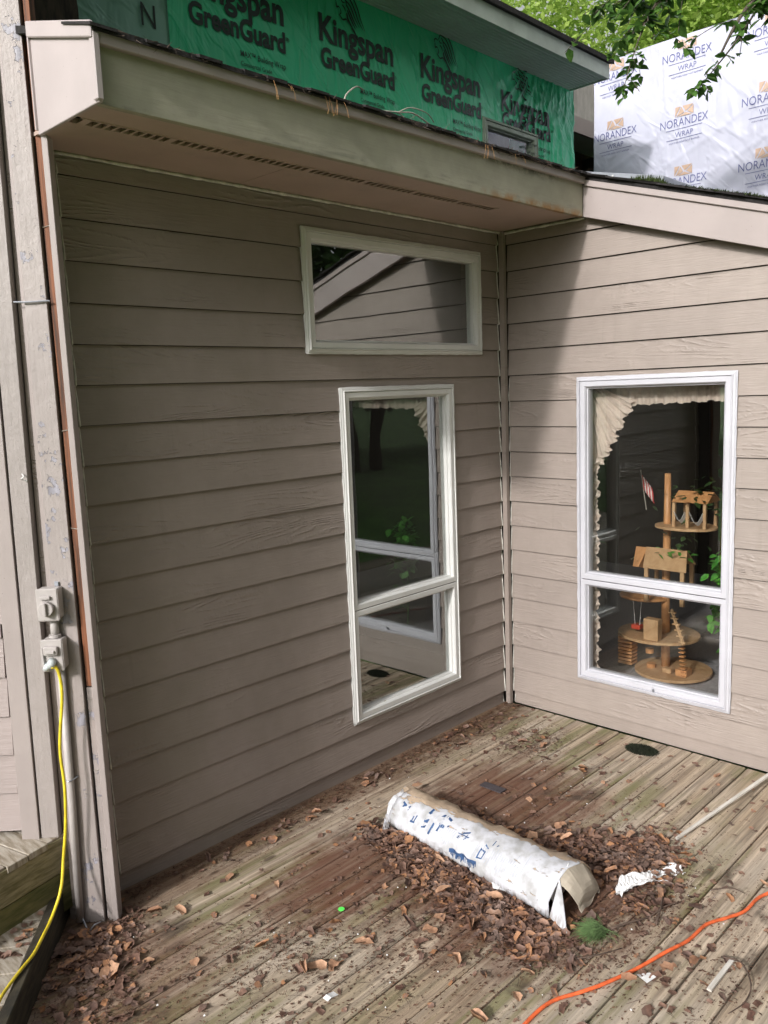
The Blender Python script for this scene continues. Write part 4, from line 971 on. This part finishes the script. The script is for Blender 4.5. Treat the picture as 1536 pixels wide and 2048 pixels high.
th = thing('toy_tree_house', 'wooden toy tree house with round platforms, gabled roof and ladder behind the sunlit window', 'toy')
tx = .66
def disc(name, c, r, z, th_, m, sq=1.): 
    P = [(c[0] + r*math.cos(6.2832*i/36)*sq, c[1] + r*math.sin(6.2832*i/36)) for i in range(36)]
    return MB().prism(P, lambda p: (p[0], p[1], z), lambda p: (p[0], p[1], z + th_)).make(name, m, th, bevel=.002)
disc('base_platform', (.72, -.76), .235, .165, .018, M_toy); disc('middle_platform', (.70, -.67), .255, .392, .018, M_toy, .9); disc('upper_platform', (.70, -.84), .19, 1.100, .016, M_toy, .75); disc('small_platform', (.72, -.56), .16, .62, .016, M_toyd, .8)
MB().tube([(.74, -.70, .18), (.73, -.70, .62), (.71, -.715, 1.1), (.70, -.72, 1.43)], [.028, .026, .023, .019], 12).make('trunk_post', M_toyd, th, smooth=True)
# gabled roof above the small platform
r0, r1 = -.60, -.865; rx, rzv = .665, .965
MB().prism([(rx, rzv), (rx - .125, rzv - .100), (rx - .125, rzv - .110), (rx, rzv - .012)], lambda p: (p[0], r0 - (.04 if p[0] < rx else 0), p[1]), lambda p: (p[0], r1 - (.05 if p[0] < rx else 0), p[1] + .0)).make('roof_panel', M_toy, th)
MB().prism([(rx, rzv), (rx + .125, rzv - .100), (rx + .125, rzv - .110), (rx, rzv - .012)], lambda p: (p[0], r0, p[1]), lambda p: (p[0], r1, p[1])).make('roof_panel', M_toy, th)
MB().prism([(rx, rzv - .005), (rx - .125, rzv - .108), (rx - .02, rzv - .135), (rx + .06, rzv - .1)], lambda p: (p[0], r0 + .07*(1 if p[0] > rx - .1 else .4), p[1]), lambda p: (p[0], r0 - .01, p[1])).make('gable_panel', M_toyd, th)
for (px, py) in ((.56, -.655), (.56, -.885), (.77, -.62), (.77, -.85)): MB().box(px - .010, px + .010, py - .012, py + .012, .64, .865).make('post', M_toy, th)
MB().box(.55, .57, -.90, -.64, .735, .752).make('rail', M_toy, th)
for (px, py) in ((.62, -.80), (.62, -.885), (.62, -.99), (.78, -.80), (.78, -.99)): MB().box(px - .010, px + .010, py - .009, py + .009, 1.116, 1.27).make('post', M_toy, th)
MB().prism([(.60, 1.27), (.80, 1.27), (.70, 1.33)], lambda p: (p[0], -.79, p[1]), lambda p: (p[0], -1.01, p[1])).make('roof_panel', M_toyd, th)
MB().grid(lambda u, v: (.60 + .03*v, -.90 - .085*u, 1.215 - .065*math.sin(math.pi*u) - .02*v), 10, 3).make('hammock', M_hammock, th, solid=.002)
MB().grid(lambda u, v: (.60 + .03*v, -.805 - .07*u, 1.215 - .055*math.sin(math.pi*u) - .02*v), 10, 3).make('hammock', M_hammock, th, solid=.002)
MB().box(.50, .56, -.76, -.665, .411, .545).make('door_panel', M_toy, th, bevel=.003)
lad = Vector((.60, -.80, .60)); lad2 = Vector((.50, -.925, .42))
MB().tube([lad + Vector((0, .0, 0)), lad2], .011, 6).make('ladder_rail', M_toy, th)
for i in range(6):
    q = lad.lerp(lad2, (i + .5)/6); MB().box(q.x - .010, q.x + .010, q.y - .022, q.y + .022, q.z - .003, q.z + .006).make('ladder_rung', M_toy, th)
MB().tube([(.60, -.545, .62), (.60, -.56, .46)], .002, 4).make('swing_rope', M_hammock, th); MB().tube([(.60, -.60, .62), (.60, -.59, .46)], .002, 4).make('swing_rope', M_hammock, th)
MB().box(.58, .63, -.60, -.54, .440, .468).make('swing_seat', M_red, th, bevel=.004)
lad = Vector((.62, -.86, .36)); lad2 = Vector((.60, -.885, .19))
for i in range(8): q = lad.lerp(lad2, i/7); MB().box(q.x - .015, q.x + .015, q.y - .016, q.y + .016, q.z - .003, q.z + .003).make('stair_tread', M_toyd, th)
for i in range(9): MB().box(.60, .68, -.535, -.44, .19 + i*.023, .205 + i*.023).make('slat', M_toyd, th)
MB().cyl((.66, -.64), .028, .184, .21, 14).make('toy_stool', M_toyd, th); MB().box(.60, .65, -.80, -.74, .186, .215).make('toy_bench', M_toy, th, bevel=.004); MB().cyl((.68, -.62), .026, .27, .30, 14).make('toy_barrel', M_toyd, th)
MB().box(.60, .68, -.90, -.83, .186, .225).make('toy_crate', M_toyd, th)
def leafspray(name, c, n, r, L, mat, parent=None, seed=0, hang=0.):
    q = random.Random(seed); mb = MB(); tn = []
    for _ in range(n):
        p = Vector((q.gauss(c[0], r[0]), q.gauss(c[1], r[1]), q.gauss(c[2], r[2]))); l = L*q.uniform(.6, 1.2); a = q.uniform(0, 6.28); d = Vector((math.cos(a), math.sin(a), q.uniform(-.9, .5) - hang)).normalized(); s_ = d.cross(Vector((q.uniform(-.5, .5), q.uniform(-.5, .5), 1))).normalized()
        n0 = len(mb.v); up_ = s_.cross(d)
        for (t, w, h) in ((0, 0, 0), (.28, .30, .05), (.65, .26, .04), (1, 0, -.05), (.65, -.26, .04), (.28, -.30, .05)): mb.v.append(tuple(p + d*l*t + s_*l*w + up_*l*h)); tn.append(q.random())
        mb.f += [(n0, n0+1, n0+2, n0+3), (n0, n0+3, n0+4, n0+5)]
    mb.tone = tn; return mb.make(name, mat, parent, smooth='raw', kind='stuff')
leafspray('vine_leaf', (.62, -.76, .955), 26, (.06, .12, .02), .055, M_plant, th, 4, .4); leafspray('vine_leaf', (.70, -.80, 1.05), 24, (.05, .08, .05), .045, M_foliage_dark, th, 5); leafspray('vine_leaf', (.68, -.95, 1.30), 60, (.08, .12, .05), .05, M_foliage_dark, th, 6)
hp = thing('houseplant', 'bright green leafy houseplant at the right inside edge of the sunlit window', 'plant')
leafspray('foliage', (.40, -1.20, .93), 70, (.04, .045, .05), .075, M_plant, hp, 7); leafspray('foliage', (.42, -1.20, .72), 80, (.05, .05, .06), .07, M_plant, hp, 8, .3); leafspray('foliage', (.40, -1.26, .42), 22, (.03, .03, .07), .07, M_plant, hp, 9, .6)
MB().tube(smooth_path([(.45, -1.24, .15), (.46, -1.22, .5), (.42, -1.20, .95)]), .006, 6).make('stem', M_plant, hp)
fg = thing('small_flag', 'little striped flag on a stick in the dark room', 'flag')
MB().tube([(.66, -.60, 1.20), (.66, -.56, 1.45)], .003, 5).make('stick', M_twigpale, fg)
for i in range(7): MB().grid(lambda u, v: (.66 + .006*math.sin(u*6), -.565 - .010*i - .011*v - .02*u, 1.42 - .10*u - .012*i - .006*v), 6, 1).make('stripe', (M_flagr, M_flagw)[i % 2], fg)

# ---------------------------------------------------------------- trees
def tree(label, base, h, crown_c, crown_r, nleaf, L, mat, seed, group=None, nbr=9, trunk_r=.16, nclump=70):
    q = np.random.default_rng(seed); pr = random.Random(seed)
    t = thing('leafy_tree', label, 'tree', group)
    B = Vector(base); T_ = Vector(crown_c); mid = B.lerp(T_, .5) + Vector((pr.uniform(-.3, .3), pr.uniform(-.3, .3), 0))
    MB().tube(smooth_path([B, mid, T_]), [trunk_r*(1 - .7*i/12) for i in range(13)], 9).make('trunk', M_bark, t, smooth=True)
    cl = []
    for i in range(nclump):
        d = q.normal(size=3); d /= np.linalg.norm(d); rad = q.uniform(.35, 1) ** .6
        cl.append(np.array(crown_c) + d*np.array(crown_r)*rad)
    lb = MB()
    for i in range(nbr):
        e = Vector(cl[i]); s0 = B.lerp(T_, pr.uniform(.45, .95)); lb.tube(smooth_path([s0, s0.lerp(e, .5) + Vector((0, 0, .25)), e], 4), [trunk_r*.35*(1 - .8*k/8) for k in range(9)], 6)
    lb.make('limbs', M_bark, t, smooth=True, kind='stuff')
    cl = np.array(cl); idx = q.integers(0, nclump, nleaf); cr = np.array(crown_r).mean()*q.uniform(.13, .26, nclump)
    p = cl[idx] + q.normal(size=(nleaf, 3))*cr[idx][:, None]*np.array([1, 1, .6])
    az = q.uniform(0, 2*np.pi, nleaf); el = q.uniform(-1.0, .35, nleaf); d = np.stack([np.cos(az)*np.cos(el), np.sin(az)*np.cos(el), np.sin(el)], 1)
    s_ = np.cross(d, q.normal(size=(nleaf, 3)) + [0, 0, 1.5]); s_ /= np.linalg.norm(s_, axis=1)[:, None]
    l = (L*q.uniform(.6, 1.25, nleaf))[:, None]
    V = np.stack([p, p + d*l*.45 + s_*l*.28, p + d*l, p + d*l*.45 - s_*l*.28], 1).reshape(-1, 3); F = np.arange(nleaf*4).reshape(-1, 4)
    me = bpy.data.meshes.new('crown'); me.vertices.add(nleaf*4); me.vertices.foreach_set('co', V.ravel()); me.loops.add(nleaf*4); me.loops.foreach_set('vertex_index', F.ravel())
    me.polygons.add(nleaf); me.polygons.foreach_set('loop_start', np.arange(nleaf)*4); me.polygons.foreach_set('loop_total', np.full(nleaf, 4)); me.update(); me.validate()
    tone = np.repeat(np.clip(q.normal(.5, .25, nleaf) + (q.uniform(-.2, .25, nclump))[idx], 0, 1), 4); at = me.attributes.new('tone', 'FLOAT', 'POINT'); at.data.foreach_set('value', tone.astype(np.float32))
    me.materials.append(mat); o = bpy.data.objects.new('crown', me); C.objects.link(o); o.parent = t; o['kind'] = 'stuff'; return t
tree('bright green leafy tree rising behind the white wrapped wall', (10.5, 1.5, -.5), 9, (9.8, .9, 7.4), (2.6, 3.4, 2.4), 32000, .12, M_foliage, 11, nbr=14, nclump=120)
tree('lighter green tree behind the upper roof corner', (9.5, 6.0, -.5), 9, (8.8, 4.6, 7.6), (2.4, 2.6, 2.4), 26000, .11, M_foliage, 12, nbr=12, nclump=100)
tree('green tree behind the white wall at the right picture edge', (12.5, -3.5, -.5), 9, (11.5, -3.6, 8.0), (3.0, 3.2, 2.8), 30000, .13, M_foliage, 13, nclump=100)
# near tree whose sprays hang in front of the white wall
nt_ = thing('overhanging_tree', 'near tree with leafy sprays drooping in front of the white wrapped wall', 'tree')
MB().tube(smooth_path([(1.4, -4.6, -.55), (1.5, -4.5, 2.5), (1.3, -4.2, 5.2)]), [.16, .155, .15, .145, .14, .14, .13, .13, .12, .12, .11, .10, .09], 9).make('trunk', M_bark, nt_, smooth=True)
def bough(pts, r0, n, spread, L, seed, twigs=14):
    q = random.Random(seed); P = smooth_path(pts, 6); MB().tube(P, [r0*(1 - .85*i/len(P)) for i in range(len(P))], 6).make('branch', M_bark, nt_, smooth=True)
    tb = MB(); mb = MB(); tn = []
    for _ in range(twigs):
        i = q.randrange(len(P)//4, len(P)); b = P[i]; e = b + Vector((q.gauss(0, spread[0]), q.gauss(0, spread[1]), -abs(q.gauss(0, spread[2])) - .02)); pts2 = smooth_path([b, b.lerp(e, .5) + Vector((0, 0, .02)), e], 5)
        tb.tube(pts2, .0022, 4)
        for k in range(n // twigs):
            t = pts2[q.randrange(2, len(pts2))]; a = q.uniform(0, 6.28); d = Vector((math.cos(a), math.sin(a), q.uniform(-1.1, .1))).normalized(); l = L*q.uniform(.6, 1.15); s_ = d.cross(Vector((q.gauss(0, .5), q.gauss(0, .5), 1))).normalized(); up_ = s_.cross(d); n0 = len(mb.v)
            for (tt, w, h) in ((0, 0, 0), (.3, .28, .06), (.65, .22, .05), (1, 0, -.08), (.65, -.22, .05), (.3, -.28, .06)): mb.v.append(tuple(t + d*l*tt + s_*l*w + up_*l*h)); tn.append(q.random())
            mb.f += [(n0, n0+1, n0+2, n0+3), (n0, n0+3, n0+4, n0+5)]
    tb.make('twigs', M_bark, nt_, kind='stuff'); mb.tone = tn; mb.make('leaf_spray', M_foliage_near, nt_, smooth='raw', kind='stuff')
bough([(1.3, -4.2, 4.9), (1.3, -2.8, 5.1), (1.0, -1.5, 4.75), (.9, -.8, 4.45), (.85, -.45, 4.12)], .04, 420, (.12, .16, .14), .085, 21, 34)
bough([(.9, -.75, 4.45), (.85, -.52, 4.2), (.82, -.42, 3.98), (.8, -.36, 3.78)], .008, 70, (.04, .05, .05), .075, 22, 14)
bough([(1.3, -4.2, 4.7), (1.2, -2.6, 4.6), (.9, -1.6, 4.3), (.8, -1.15, 4.05), (.8, -.95, 3.80)], .03, 170, (.06, .10, .09), .08, 23, 18)
bough([(1.1, -1.6, 4.8), (.95, -.9, 4.55), (.9, -.45, 4.42), (.9, -.28, 4.32)], .02, 300, (.10, .16, .10), .085, 26, 30)
bough([(1.0, -1.9, 4.75), (.95, -1.2, 4.6), (.9, -.7, 4.5)], .02, 260, (.10, .16, .08), .085, 27, 20)
bough([(.82, -1.25, 4.12), (.8, -1.05, 3.86), (.8, -.90, 3.72), (.8, -.82, 3.65)], .007, 34, (.03, .03, .03), .08, 24, 8)
bough([(1.0, -1.9, 4.5), (.8, -1.45, 4.2), (.8, -1.22, 4.0)], .012, 120, (.05, .08, .08), .08, 25, 14)
# garden trees mirrored in the panes; those behind camera sized to block sky light
for i, (x, y, s_) in enumerate([(-8, -17, 1.5), (-1.5, -18, 1.6), (5.5, -17, 1.5), (-15, -16, 1.3), (-38, -6, 1.5), (-36, 8, 1.4), (-40, 20, 1.5), (-30, -22, 1.3), (-14, -16, 1.), (0, -14, 1.1), (12, -12, 1.2), (-26, 34, 1.3), (-12, 22, 1.2)]):
    tree('dark garden tree standing across the lawn, mirrored in the window panes', (x, y, -.55), 8, (x, y, 5.5*s_), (3.6*s_, 3.6*s_, 3.6*s_), 14000, .30*s_, M_foliage_dark, 40 + i, 'trees across the lawn', nbr=6, trunk_r=.25, nclump=60)
